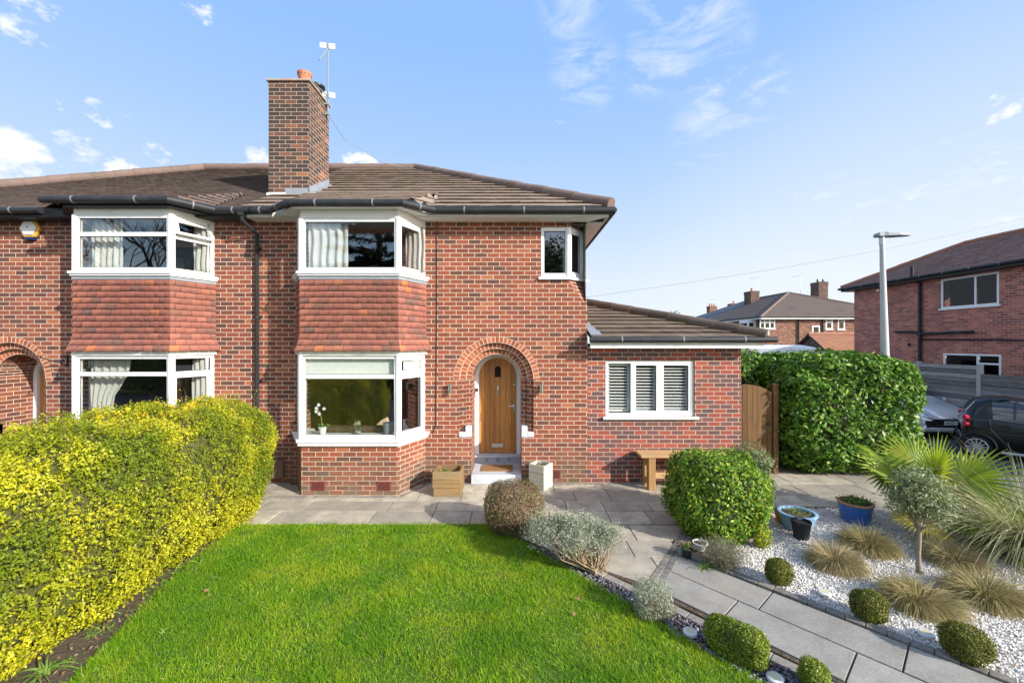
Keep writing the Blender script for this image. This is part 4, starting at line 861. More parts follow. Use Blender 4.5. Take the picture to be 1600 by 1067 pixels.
M['sedge'] = leaf_mat('dry_sedge', [(0, (.18, .17, .06)), (.3, (.32, .27, .11)), (.6, (.46, .36, .18)), (.9, (.58, .46, .28)), (1, (.55, .45, .30))], .7, .2, .25)
M['sedgegreen'] = leaf_mat('green_sedge', [(0, (.17, .17, .05)), (.4, (.33, .28, .10)), (.75, (.48, .38, .19)), (1, (.50, .42, .24))], .7, .2, .25)
M['pampas'] = leaf_mat('pampas_blade', [(0, (.22, .26, .09)), (.5, (.42, .42, .20)), (.8, (.58, .52, .33)), (1, (.56, .50, .34))], .6, .25, .3)
M['palm'] = leaf_mat('palm_blade', [(0, (.12, .20, .010)), (.5, (.22, .32, .014)), (.85, (.36, .42, .025)), (1, (.42, .39, .07))], .4, .3, .4)
M['palmold'] = leaf_mat('yellow_palm_blade', [(0, (.50, .36, .04)), (1, (.66, .50, .10))], .5, .25)
M['petal'] = leaf_mat('yellow_petal', [(0, (.72, .52, .02)), (1, (.85, .68, .05))], .6, .3)
M['pinkpetal'] = leaf_mat('purple_petal', [(0, (.30, .06, .42)), (1, (.45, .15, .55))], .6, .3)
M['weed'] = leaf_mat('weed_leaf', [(0, (.10, .20, .03)), (1, (.24, .36, .06))], .5, .25)
M['deadleaf'] = leaf_mat('dead_leaf', [(0, (.20, .10, .05)), (.7, (.34, .19, .10)), (1, (.52, .38, .24))], .8, .1)
M['fir'] = leaf_mat('conifer_spray', [(0, (.02, .035, .018)), (1, (.045, .07, .03))], .7, .1)
M['treeleaf'] = leaf_mat('tree_leaf', [(0, (.03, .06, .015)), (1, (.08, .12, .03))], .6, .2)
def grass_mat():
    m, nt, out = new_mat('grass_blade'); r = N(nt, 'ShaderNodeNewGeometry').outputs['Random Per Island']
    c = ramp(nt, r, [(0, (.085, .22, .007)), (.4, (.165, .38, .009)), (.72, (.27, .48, .014)), (.88, (.40, .52, .035)), (1, (.62, .58, .18))])
    c = mixc(nt, ramp(nt, noise(nt, 2.1, 5, .65, coord='World'), [(.45, 0), (.68, .8)]), c, (.42, .50, .025)); c = mixc(nt, ramp(nt, noise(nt, .8, 3, .6, coord='World'), [(.45, 0), (.62, .6)]), c, (.085, .26, .008))
    p = pbsdf(nt, None, c, .6, spec=.12); t = N(nt, 'ShaderNodeBsdfTranslucent'); nt.links.new(c, t.inputs[0]); mx = N(nt, 'ShaderNodeMixShader'); mx.inputs[0].default_value = .3
    nt.links.new(p, mx.inputs[1]); nt.links.new(t.outputs[0], mx.inputs[2]); nt.links.new(mx.outputs[0], out.inputs[0]); return m
M['grass'] = grass_mat()
def stone_mat(name, stops, rough=.8):
    m, nt, out = new_mat(name); r = N(nt, 'ShaderNodeNewGeometry').outputs['Random Per Island']; pbsdf(nt, out, ramp(nt, r, stops), rough, spec=.3); return m
M['gravel'] = stone_mat('white_gravel', [(0, (.36, .29, .22)), (.06, (.52, .46, .39)), (.2, (.72, .69, .64)), (.7, (.84, .82, .78)), (.94, (.88, .87, .85)), (1, (.62, .50, .36))])
M['slate'] = stone_mat('purple_slate', [(0, (.10, .09, .11)), (.5, (.20, .185, .23)), (.9, (.30, .28, .34)), (1, (.30, .22, .16))], .6)
# ================================================================== ground
def in_poly(P, poly):
    x, y = P[:, 0], P[:, 1]; c = np.zeros(len(P), bool); n = len(poly)
    for i in range(n):
        (x0, y0), (x1, y1) = poly[i][:2], poly[(i+1) % n][:2]
        if y0 == y1: continue
        c ^= ((y0 > y) != (y1 > y)) & (x < (x1-x0)*(y-y0)/(y1-y0)+x0)
    return c
def scatter(poly, n):
    A = np.array([(p[0], p[1]) for p in poly]); mn, mx = A.min(0), A.max(0); P = RNG.uniform(mn, mx, (n*4, 2)); return P[in_poly(P, poly)][:n]
def D(x, d): return (x, d-7.88)
ROADZ = -.25
def sheet(name, pts, z, mat, kind='structure', th=.2):
    m = MB(); m.prism([tuple(p[:2]) for p in pts], z-th, z); return tag(m.build(name, mat, None), kind=kind)
g = MB(); g.poly([(-900, -900, ROADZ), (900, -900, ROADZ), (900, 1500, ROADZ), (-900, 1500, ROADZ)]); tag(g.build('road', M['asphalt'], None), kind='structure')
sheet('garden_soil', [(-15, -6.9), (7.9, -6.9), (8.05, .6), (8.2, 3.5), (8.2, 11), (-15, 11)], -.03, M['soil'], th=.3)
lawn_edge = [D(-.33, 6.06), D(.14, 5.5), D(.61, 4.92), D(1.25, 4.08), D(1.92, 3.24), D(2.6, 2.3), D(3.0, 1.7)]
lawn = [D(-4.0, 6.02), D(-3.80, 4.72), D(-3.57, 3.83), D(-3.42, 3.24), D(-3.42, 1.7)]+lawn_edge[::-1]
sheet('lawn', lawn, -.006, M['lawnbase'], th=.02)
def mow(poly, n, name, lab, zz=-.008, h=(.022, .05)):
    P = scatter(poly, n); m = len(P); base = np.concatenate([P, np.full((m, 1), zz)], 1); cl = np.sin(P[:, 0]*5.3+np.sin(P[:, 1]*4.1)*2)*np.sin(P[:, 1]*6.1+1.7)
    dr = np.stack([RNG.normal(0, .55, m), RNG.normal(0, .55, m), np.ones(m)], 1); tuf = np.sin(P[:, 0]*13+3*np.sin(P[:, 1]*7))*np.sin(P[:, 1]*17+2*np.sin(P[:, 0]*9)); ln = RNG.uniform(h[0], h[1], m)*(1+.3*cl+.45*np.maximum(tuf, 0))
    o = blades(name, base, dr, ln, RNG.uniform(.003, .0055, m), M['grass'], None, RNG.uniform(.1, 1.2, m), 2, None, .25); tag(o, lab, 'grass', kind='stuff'); return o
# ragged fringe: the grass overhangs the edge a little
ln2 = [(p[0]+RNG.uniform(-.03, .03), p[1]+RNG.uniform(-.03, .03)) for p in lawn]
mow(ln2, 330000, 'grass', 'bright green mown grass of the front lawn')
fr_pts = []
for a, b in list(zip(lawn_edge, lawn_edge[1:])) + [(lawn[i], lawn[i+1]) for i in range(4)] + [(lawn[0], lawn_edge[0])]:
    L_ = math.dist(a, b); k = int(L_*900); s = RNG.uniform(0, 1, k)[:, None]; fr_pts.append(np.array(a)*(1-s)+np.array(b)*s+RNG.normal(0, .035, (k, 2)))
P = np.concatenate(fr_pts); m = len(P)
tag(blades('grass_fringe', np.concatenate([P, np.full((m, 1), -.015)], 1), np.stack([RNG.normal(0, .7, m), RNG.normal(0, .7, m), np.ones(m)], 1), RNG.uniform(.04, .085, m), RNG.uniform(.003, .006, m), M['grass'], None, RNG.uniform(.4, 1.6, m), 3, None, .2), 'longer uncut grass along the lawn edges', 'grass', kind='stuff')
def clip(poly, conv):
    A = sum(conv[i][0]*conv[(i+1) % len(conv)][1]-conv[(i+1) % len(conv)][0]*conv[i][1] for i in range(len(conv))); conv = conv if A > 0 else conv[::-1]; out = list(poly)
    for i in range(len(conv)):
        a, b = conv[i], conv[(i+1) % len(conv)]; f = lambda p: (b[0]-a[0])*(p[1]-a[1])-(b[1]-a[1])*(p[0]-a[0]); src, out = out, []
        for j in range(len(src)):
            p, q = src[j], src[(j+1) % len(src)]; fp, fq = f(p), f(q)
            if fp >= 0: out.append(p)
            if (fp >= 0) != (fq >= 0): t = fp/(fp-fq); out.append((p[0]+(q[0]-p[0])*t, p[1]+(q[1]-p[1])*t))
        if len(out) < 3: return []
    return out
def slabs(name, regions, o, ang, rows, mat, z=.0, widths=(.45, .6, .6, .9), gap=.012, span=14, seed=1, rowh=(.45, .6, .45, .6), th=.05):
    rs_ = random.Random(seed); u = Vector((math.cos(ang), math.sin(ang))); w = Vector((-u.y, u.x)); mb = MB(); v = 0
    for r in range(rows):
        h = rowh[r % len(rowh)]; s = -rs_.random()*.6
        while s < span:
            l = rs_.choice(widths); zz = z+rs_.uniform(-.003, .002)
            q = [(o[0]+u.x*a+w.x*b, o[1]+u.y*a+w.y*b) for a, b in ((s+gap/2, v+gap/2), (s+l-gap/2, v+gap/2), (s+l-gap/2, v+h-gap/2), (s+gap/2, v+h-gap/2))]
            for reg in regions:
                c = clip(q, reg)
                if len(c) >= 3:
                    ar = abs(sum(c[i][0]*c[(i+1) % len(c)][1]-c[(i+1) % len(c)][0]*c[i][1] for i in range(len(c))))/2
                    if ar > .004: mb.prism(c, zz-th, zz)
            s += l
        v += h
    return tag(mb.build(name, mat, None, merge=True, bevel=.004), kind='structure')
A_, B_, C_ = D(1.47, 4.58), D(2.53, 6.04), D(2.06, 5.24)
slabs('patio', [[D(-4.95, 6.08), D(2.53, 6.08), D(2.53, 7.76), D(-4.95, 7.76)]], D(-5.2, 6.08), 0, 4, M['slab'], widths=(.6, .6, .75, .9), rowh=(.47, .42, .45, .45), seed=5)
slabs('patio_fan', [[D(-.30, 6.06), B_, A_, D(.98, 4.92)]], D(-.5, 4.4), 0, 5, M['slab'], widths=(.6, .75, .9), rowh=(.32, .45, .42, .48), seed=3)
pd = Vector((.664, -.748)); pang = math.atan2(pd.y, pd.x); pn = Vector((.748, .664))
PA = Vector(D(1.36, 4.46)); Pth = [tuple(PA+pd*-.05+pn*.10), tuple(PA+pd*.05+pn*1.06), tuple(PA+pd*4.6+pn*1.06), tuple(PA+pd*4.6+pn*.10)]
slabs('path', [[D(1.50, 4.55), D(2.06, 5.20), Pth[2], Pth[3]]], PA+pn*.10, pang, 2, M['slabgrey'], widths=(.62, .95, 1.05), rowh=(.50, .46), seed=11, span=5, gap=.014)
slabs('back_path', [[D(2.53, 6.06), D(4.2, 6.72), D(4.2, 8.7), D(2.53, 7.76)], [D(4.2, 6.72), D(8.0, 6.78), D(8.0, 8.9), D(4.2, 10.5)]], D(2.5, 6.0), 0, 7, M['slab'], widths=(.6, .9), rowh=(.6, .6), seed=21)
sheet('mortar_bed', [D(-4.95, 6.06), D(-.3, 6.04), D(1.0, 4.9), D(1.45, 4.5), (Pth[3][0], Pth[3][1]), (Pth[2][0], Pth[2][1]), D(2.06, 5.2), D(2.53, 6.02), D(4.2, 6.70), D(8.0, 6.76), D(8.0, 10.5), D(-4.95, 7.9)], -.014, M['soil'], th=.02)
def blocks(name, pts, w, l, mat, z=.004, h=.09, off=0, gap=.006, cross=1):
    mb = MB()
    for a, b in zip(pts, pts[1:]):
        a, b = Vector(a), Vector(b); L_ = (b-a).length; t = (b-a)/L_; nn = Vector((-t.y, t.x)); k = max(1, round(L_/l)); ll = L_/k
        for i in range(k):
            for c in range(cross):
                zz = z+random.uniform(-.003, .003); p0 = a+t*(i*ll+gap/2)+nn*(off+c*w/cross+gap/2); p1 = a+t*((i+1)*ll-gap/2)+nn*(off+(c+1)*w/cross-gap/2)
                q0 = a+t*((i+1)*ll-gap/2)+nn*(off+c*w/cross+gap/2); q1 = a+t*(i*ll+gap/2)+nn*(off+(c+1)*w/cross-gap/2); mb.prism([tuple(p0), tuple(q0), tuple(p1), tuple(q1)], zz-h, zz)
    return tag(mb.build(name, mat, None, merge=True, bevel=.005), kind='structure')
blocks('sett_band', [A_, B_], .16, .10, M['sett'], cross=2, off=-.16); E1_ = Vector(C_)+Vector((.02, .0))
blocks('sett_edging', [tuple(E1_), tuple(Vector(Pth[2])+pn*.0)], .10, .15, M['sett'], z=.012)
blocks('path_edging', [D(.93, 4.93), D(1.42, 4.42), tuple(Vector(Pth[3])-pn*.005)], .105, .235, M['edging'], z=.012, off=-.105)
blocks('wall_edging', [(-4.9, -.02), (-4.15, -.02)], .10, .11, M['edging'], off=-.11); blocks('wall_edging', [(-4.2, -.68), (-1.97, -.68), (-1.60, -.02), (4.34, -.02)], .10, .11, M['edging'], off=-.11)
gravel_poly = [D(2.45, 4.84), tuple(Vector(Pth[2])+pn*.11), (8.0, Pth[2][1]), D(8.0, 6.76), D(4.2, 6.66), D(3.5, 6.2), D(3.05, 5.6), D(2.75, 5.2)]
sheet('gravel_bed', gravel_poly, -.016, M['gravelbase'], th=.02)
def stones(name, poly, n, s, mat, lab, flat=.6, z=-.01, cat='gravel'):
    P = scatter(poly, n); m = len(P); o8 = np.array([(1, 0, 0), (0, 1, 0), (-1, 0, 0), (0, -1, 0), (0, 0, 1), (0, 0, -1)], float)
    sc = RNG.uniform(.45, 1.25, (m, 1, 1))*s*RNG.uniform(.7, 1.3, (m, 6, 1)); v = o8[None]*sc; v[:, :, 2] *= flat; a = RNG.uniform(0, 6.28, m); til = RNG.normal(0, .35, (m, 2))
    x = v[:, :, 0]*np.cos(a)[:, None]-v[:, :, 1]*np.sin(a)[:, None]; y = v[:, :, 0]*np.sin(a)[:, None]+v[:, :, 1]*np.cos(a)[:, None]; zz = v[:, :, 2]+x*til[:, :1]+y*til[:, 1:]
    V = np.stack([x+P[:, :1], y+P[:, 1:], zz+z+RNG.uniform(0, s*.9, m)[:, None]], 2).reshape(-1, 3)
    T = np.array([(0, 1, 4), (1, 2, 4), (2, 3, 4), (3, 0, 4), (1, 0, 5), (2, 1, 5), (3, 2, 5), (0, 3, 5)]); Q = (np.arange(m)[:, None, None]*6+T[None]).reshape(-1, 3)
    return tag(np_mesh(name, V, Q, mat), lab, cat, kind='stuff')
stones('gravel', gravel_poly, 62000, .0125, M['gravel'], 'white and buff gravel covering the bed beside the path')
slate_poly = lawn_edge[1:6]+[tuple(Vector(Pth[3])-pn*.11), D(1.36, 4.36), D(.9, 4.85), D(.55, 5.25)]
sheet('slate_bed', slate_poly, -.018, M['soil'], th=.01)
stones('slate_chippings', slate_poly, 9000, .019, M['slate'], 'purple slate chippings between the lawn and the path edging', .3, cat='slate')
# ================================================================== plants and pots
t = thing('hedge', (-4.62, -3.6, 0), 'long golden-leaved hedge with yellow flowers at the left of the lawn', 'hedge'); hc, hh = (-4.65, -3.85, .84), (.82, 3.08, .88)
p, nn = sq_surface(38000, hc, hh, 5.0, .08, 2.4, .12, -.97, 0, 0, .060, 11); k = (p[:, 1] > -7.0); p, nn = p[k], nn[k]
dr = unit(nn*.75+RNG.normal(0, .55, nn.shape)+np.array([0, 0, .35])); k_ = 8; tt = np.tile(np.linspace(-.5, 1, k_), len(p)); P = np.repeat(p, k_, 0)+np.repeat(dr, k_, 0)*(tt*RNG.uniform(.03, .062, len(tt)))[:, None]+RNG.normal(0, .010, (len(tt), 3))
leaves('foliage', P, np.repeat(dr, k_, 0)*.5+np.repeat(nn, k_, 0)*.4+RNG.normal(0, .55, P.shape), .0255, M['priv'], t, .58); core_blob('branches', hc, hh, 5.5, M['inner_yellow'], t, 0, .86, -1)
q = RNG.uniform(0, 1, (110, 2)); b = np.stack([-5.3+1.3*q[:, 0], -6.5+5.3*q[:, 1], np.full(110, 1.62)], 1)
twigs('twigs', b, np.stack([RNG.normal(0, .4, 110), RNG.normal(0, .4, 110), np.ones(110)], 1), RNG.uniform(.12, .34, 110), .004, M['twigbrown'], t, 3, .2, 4)['kind'] = 'stuff'
sp = b[:, None, :]+np.stack([RNG.normal(0, .05, (110, 9)), RNG.normal(0, .05, (110, 9)), RNG.uniform(.05, .28, (110, 9))], 2); leaves('shoot_leaves', sp.reshape(-1, 3), RNG.normal(0, 1, (990, 3)), .028, M['priv'], t)
p2, n2 = sq_surface(900, hc, hh, 5.5, .075, 2.4, .05, -.3); k = p2[:, 0] < -3.9; p2, n2 = p2[k], n2[k]
twigs('twigs', p2[:380]-n2[:380]*.04, n2[:380]*.4+RNG.normal(0, .6, n2[:380].shape), RNG.uniform(.12, .34, len(p2[:380])), .0035, M['twigbrown'], t, 3, .2, 4)['kind'] = 'stuff'
fl = np.concatenate([np.stack([RNG.normal(-4.75, .22, 26), RNG.normal(-2.1, .3, 26), RNG.uniform(1.68, 1.80, 26)], 1), np.stack([RNG.normal(-5.0, .25, 16), RNG.normal(-2.8, .5, 16), RNG.uniform(1.66, 1.80, 16)], 1)])
fp = np.repeat(fl, 22, 0)+RNG.normal(0, .016, (len(fl)*22, 3)); leaves('blossom', fp, RNG.normal(0, 1, fp.shape), .030, M['petal'], t, .9)
# laurel hedge by the gate
t = thing('hedge', (6.2, .9, 0), 'tall glossy green laurel hedge beside the wooden side gate', 'hedge')
for c, h, n in (((6.78, 1.28, 1.20), (1.36, 1.22, 1.16), 23000), ((5.4, 1.95, 1.20), (1.0, .70, 1.17), 10000)):
    p, nn = sq_surface(n, c, h, 4.2, .07, 2.6, .14, -.95, 0, 3, .055, 11); k = p[:, 2] > .02; p, nn = p[k], nn[k]
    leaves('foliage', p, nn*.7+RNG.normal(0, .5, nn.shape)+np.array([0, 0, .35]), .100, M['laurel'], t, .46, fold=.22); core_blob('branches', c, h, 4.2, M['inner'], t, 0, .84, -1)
# bushes
clipped_bush('bush', (2.86, -2.03, 0), (.62, .55, .545), 15000, .052, M['bushleaf'], 'large round evergreen bush with glossy leaves at the corner of the patio', 'bush', None, 2.9, .05, 4.5, .09, 0, .45, zc=.545, seed=5, clump=.032, cf=16)
clipped_bush('bush', (3.47, -1.74, 0), (.31, .34, .52), 6000, .036, M['pitto'], 'grey-green fine-leaved bush growing against the right of the large round evergreen bush', 'bush', None, 2.6, .05, 6, .09, 0, .5, zc=.60, seed=2, clump=.03, cf=20)
x0 = G(803, 843); clipped_bush('bush', (x0.x, x0.y+.28, 0), (.42, .36, .345), 17000, .021, M['brownleaf'], 'ball-clipped purple-brown bush at the end of the lawn, in front of the door step', 'bush', None, 2.5, .02, 7, .07, 0, .5, zc=.345, core=M['twigbrown'], seed=1, clump=.018, cf=24)
t = [o for o in bpy.data.objects if o.get('label', '').startswith('ball-clipped')][0]
b = np.stack([x0.x+RNG.normal(0, .12, 60), x0.y+.24+RNG.normal(0, .1, 60), np.zeros(60)], 1); twigs('stems', b, np.stack([RNG.normal(0, .5, 60), RNG.normal(0, .5, 60)-.2, np.ones(60)], 1), RNG.uniform(.3, .45, 60), .006, M['twigbrown'], t)
# leggy silver shrub
b0 = G(932, 893); t = thing('shrub', tuple(b0), 'leggy silver-leaved shrub with bare straw-coloured stems beside the patio path', 'shrub')
tips = []; mb = MB(); o = Vector(b0)
for i in range(70):
    a = RNG.uniform(0, 6.28); r = .5*math.sqrt(RNG.uniform(.03, 1)); tip = o+Vector((-.26+r*.98*math.cos(a), .14+r*.64*math.sin(a), RNG.uniform(.40, .62)-.25*r)); s0 = o+Vector(RNG.normal(0, .04, 3)*(1, 1, 0)); mid = s0.lerp(tip, .5)+Vector((tip.x-s0.x, tip.y-s0.y, 0))*.12+Vector(RNG.normal(0, .02, 3)); mid.z -= .04
    mb.tube([s0, s0.lerp(mid, .5)+Vector(RNG.normal(0, .01, 3)), mid, mid.lerp(tip, .5)+Vector(RNG.normal(0, .015, 3)), tip], [.0085, .0075, .006, .005, .003], 5, False); tips.append(tip)
mb.build('stems', M['twig'], t, smooth='all'); T = np.array([tuple(q) for q in tips]); k = 280; P = np.repeat(T, k, 0)+RNG.normal(0, 1, (len(T)*k, 3))*np.array([.062, .062, .042])
leaves('foliage', P, RNG.normal(0, .7, P.shape)+np.array([0, 0, .4]), .023, M['silver_leaf'], t, .34)
b1 = G(1030, 974); t = thing('shrub', tuple(b1), 'small rounded grey shrub on the slate strip beside the path edging', 'shrub')
p, nn = sq_surface(6500, (b1.x-.02, b1.y+.15, .145), (.18, .18, .155), 2.3, .02, 9, .10, -.9); p[:, 2] = np.maximum(p[:, 2], .01); leaves('foliage', p, RNG.normal(0, .7, p.shape)+np.array([0, 0, .3]), .019, M['silver_leaf'], t, .32)
b = np.stack([b1.x+RNG.normal(0, .05, 90), b1.y+.12+RNG.normal(0, .05, 90), np.zeros(90)], 1); twigs('stems', b, np.stack([RNG.normal(0, .6, 90), RNG.normal(0, .6, 90), np.ones(90)], 1), RNG.uniform(.15, .27, 90), .0035, M['twig'], t)
# heather-like plant behind the setts
b2 = G(1138, 893); t = thing('shrub', tuple(b2), 'faded heather shrub with upright straw stems behind the dark setts', 'shrub')
n = 1100; bb = np.stack([b2.x+RNG.normal(0, .05, n), b2.y+.12+RNG.normal(0, .05, n), np.zeros(n)], 1); dr = np.stack([RNG.normal(0, .55, n), RNG.normal(0, .55, n), np.ones(n)], 1)
blades('stems', bb, dr, RNG.uniform(.16, .36, n), .004, M['heather'], t, .3, 3); pp = bb+unit(dr)*RNG.uniform(.1, .32, (n, 1)); pp = np.repeat(pp, 6, 0)+RNG.normal(0, .015, (n*6, 3)); leaves('foliage', pp, RNG.normal(0, 1, pp.shape), .014, M['heather'], t, .3)
b3 = G(1196, 862); t = thing('shrub', tuple(b3), 'slim yellow-green shrub rising out of the gravel beside the large round bush', 'shrub')
for z, r, n in ((.12, .11, 900), (.34, .09, 700), (.55, .12, 600)): p, nn = sq_surface(n, (b3.x+.03*math.sin(z*9), b3.y+.12+.2*z, z), (r, r, .14), 2, .02, 9, .06); leaves('foliage', p, nn+RNG.normal(0, .5, nn.shape), .032, M['yellowgreen'], t, .55)
mb = MB(); mb.tube([(b3.x, b3.y+.1, 0), (b3.x+.02, b3.y+.16, .35), (b3.x, b3.y+.22, .62)], [.012, .009, .004], 6); mb.build('stem', M['twigbrown'], t)
b4 = G(1102, 832); t = thing('shrub', (b4.x, b4.y, 0), 'bare reddish twiggy shrub in front of the large round bush', 'shrub'); bb = np.stack([b4.x+RNG.normal(0, .06, 26), b4.y+RNG.normal(0, .05, 26), np.zeros(26)], 1); twigs('stems', bb, np.stack([RNG.normal(0, .3, 26), RNG.normal(0, .3, 26)-.15, np.ones(26)], 1), RNG.uniform(.25, .6, 26), .005, M['twigbrown'], t, 5, .25)
# box balls
def boxball(px, pyb, r, lab, h=None, mat='box', n=11000):
    b = G(px, pyb); h = h or r; return clipped_bush('box_ball', (b.x, b.y+r*.75, 0), (r, r, h), n, .014, M[mat], lab, 'box bush', 'clipped box bushes along the path', 2.3, .012, 14, .03, 0, .6, zc=h*.92, seed=px, clump=.008, cf=40)
boxball(1225, 917, .125, 'small round brownish box ball in the gravel, nearest the pots'); boxball(1372, 976, .138, 'egg-shaped box ball in the gravel, between two pale round discs', .13); boxball(1534, 1044, .155, 'wide dark box ball at the lower right corner of the gravel', .135)
boxball(1281, 1087, .092, 'small bright box ball at the bottom edge between the slate and the path', .105, 'boxbright', 7000)
b = G(1150, 1036); clipped_bush('box_bush', (b.x+.035, b.y+.085, 0), (.255, .10, .14), 16000, .015, M['boxbright'], 'low oblong bright green box bush on the edge of the lawn', 'box bush', 'clipped box bushes along the path', 3.2, .018, 10, .03, math.atan2(-.75, .66), .6, zc=.132, seed=4, clump=.012, cf=34)
# sedge tussocks
def tussock(px, py, R, H, lab, mat='sedge', n=2600, ex=1.0, skew=(0, 0), group='grass tussocks in the gravel'):
    b = G(px, py); c = Vector((b.x, b.y+R*.55, 0)); t = thing('sedge_tussock', tuple(c), lab, 'ornamental grass', group); a = RNG.uniform(0, 6.283, n); rr = R*.40*np.sqrt(RNG.uniform(0, 1, n))
    base = np.stack([c.x+rr*np.cos(a)*ex, c.y+rr*np.sin(a), np.full(n, .005)], 1); el = RNG.uniform(.7, 4.0, n)*(1.15-.6*rr/(R*.42)); d = np.stack([np.cos(a)*ex+RNG.normal(0, .3, n)+skew[0], np.sin(a)+RNG.normal(0, .3, n)+skew[1], el], 1); ln = (R*.52+H*.42)*RNG.uniform(.5, 1.12, n)
    blades('blades', base, d, ln, .0058, M[mat], t, RNG.uniform(1.1, 3.4, n), 7, None, .12); return t
tussock(1326, 896, .34, .30, 'straw-coloured grass tussock nearest the black pot, fully seen', n=5600); tussock(1378, 868, .36, .32, 'greenish grass tussock directly in front of the blue glazed pot', 'sedgegreen', 5400)
tussock(1474, 966, .40, .27, 'broad flopping grass tussock in front of the olive tree', 'sedgegreen', 5200, 1.25, (.35, -.25)); tussock(1516, 891, .33, .31, 'brownish grass tussock just right of the olive trunk', 'sedge', 5200)
tussock(1580, 956, .40, .33, 'green and straw grass tussock behind the wide dark box ball', 'sedgegreen', 4800, 1.1)
# tall pampas-like grass at the right edge
c = Vector((6.50, -2.68, 0)); t = thing('tall_grass', tuple(c), 'tall arching pale grass clump at the right edge of the gravel', 'ornamental grass'); n = 2600; a = RNG.uniform(0, 6.283, n); rr = .25*np.sqrt(RNG.uniform(0, 1, n))
base = np.stack([c.x+rr*np.cos(a), c.y+rr*np.sin(a), np.zeros(n)], 1); d = np.stack([np.cos(a)*.9, np.sin(a)*.9, RNG.uniform(.9, 3.2, n)], 1); blades('blades', base, d, RNG.uniform(.7, 1.75, n), .009, M['pampas'], t, RNG.uniform(1.2, 2.6, n), 9, None, .12)
n = 900; a = RNG.uniform(0, 6.283, n); base = np.stack([c.x+.3*np.cos(a), c.y+.3*np.sin(a), np.zeros(n)], 1); blades('dead_blades', base, np.stack([np.cos(a), np.sin(a), RNG.uniform(.2, 1.2, n)], 1), RNG.uniform(.3, .8, n), .008, M['sedge'], t, 2.0, 5)
# olive tree
b = G(1437, 893); t = thing('olive_tree', tuple(b), 'small olive tree with a slim bare trunk and round grey-green crown in the gravel', 'tree'); o = Vector(b); tr = MB()
tr.tube([o+Vector((.0, 0, 0)), o+Vector((-.015, 0, .03)), o+Vector((-.005, .01, .2)), o+Vector((.005, .01, .36)), o+Vector((.02, .02, .52)), o+Vector((.05, .03, .75))], [.040, .027, .022, .021, .02, .012], 10); tr.build('trunk', M['bark'], t, smooth='all'); mb = MB(); tips = []
for i in range(120):
    a = RNG.uniform(0, 6.283); s0 = o+Vector((.01, .02, RNG.uniform(.42, .70))); R_ = RNG.uniform(.45, 1); e_ = RNG.uniform(-.55, 1.45); tip = o+Vector((.04+.30*R_*math.cos(a)*math.cos(e_), .03+.30*R_*math.sin(a)*math.cos(e_), .80+.36*R_*math.sin(e_))); m_ = s0.lerp(tip, .5)+Vector((0, 0, .05))
    mb.tube([s0, m_, tip], [.007, .004, .002], 4, False); tips.append(np.array(tip))
mb.build('limbs', M['bark'], t, smooth='all'); T = np.array(tips); P = np.repeat(T, 44, 0)+RNG.normal(0, .058, (len(T)*44, 3)); leaves('crown', P, RNG.normal(0, 1, P.shape), .044, M['olive'], t, .26)
# fan palm
c = Vector((5.95, -1.95, 0)); t = thing('fan_palm', tuple(c), 'yellow-green fan palm with spiky leaves behind the olive tree', 'palm'); tr = MB(); tr.tube([c, c+Vector((0, 0, .18)), c+Vector((.0, 0, .40))], [.10, .09, .06], 12); tr.build('trunk', M['barkdark'], t, smooth='all')
def fan(base, tip, R, name, mat, spread=2.5, n=42, up=None):
    base, tip = Vector(base), Vector(tip); st = MB(); st.tube([base, base.lerp(tip, .5)+Vector((0, 0, .05)), tip], [.012, .010, .008], 6); so = st.build('stalk', M['palm'], t, smooth='all'); ax = (tip-base).normalized(); up = Vector(up or (0, -.4, 1)); sd = ax.cross(up).normalized(); nrm = sd.cross(ax).normalized(); V = []; Q = []
    for i in range(n):
        q = -spread+2*spread*i/(n-1); d = (ax*math.cos(q)+sd*math.sin(q)+nrm*.12*math.cos(q*2)).normalized(); l = R*(.86+.14*math.cos(q))*RNG.uniform(.92, 1.05); w = d.cross(nrm).normalized(); K = 6; b0 = len(V); p = Vector(tip)
        for k in range(K+1):
            f = k/K; ww = (.007+.019*min(1, f*2.2))*(1-f**2.2)+.0008; V += [tuple(p-w*ww), tuple(p+nrm*ww*.9), tuple(p+w*ww)]; d = (d+Vector((0, 0, -.045-.05*f))).normalized(); p = p+d*l/K
        for k in range(K): a = b0+3*k; Q += [(a, a+1, a+4, a+3), (a+1, a+2, a+5, a+4)]
    return np_mesh(name, np.array(V), np.array(Q), mat, so)
h = c+Vector((0, 0, .38))
for dx, dy, dz, R, m_ in ((-.06, -.12, .38, .72, 'palm'), (.28, -.18, .34, .74, 'palm'), (-.42, -.08, .22, .66, 'palm'), (.42, .1, .30, .66, 'palm'), (.1, .3, .42, .66, 'palm'), (-.30, .25, .32, .62, 'palm'), (.50, -.30, .02, .58, 'palm'), (-.44, -.36, -.10, .46, 'palmold'), (.05, -.5, -.04, .48, 'palm'), (.38, -.45, -.16, .42, 'palmold')):
    fan(h, h+Vector((dx, dy, dz)), R*.92, 'fan_leaf', M[m_])
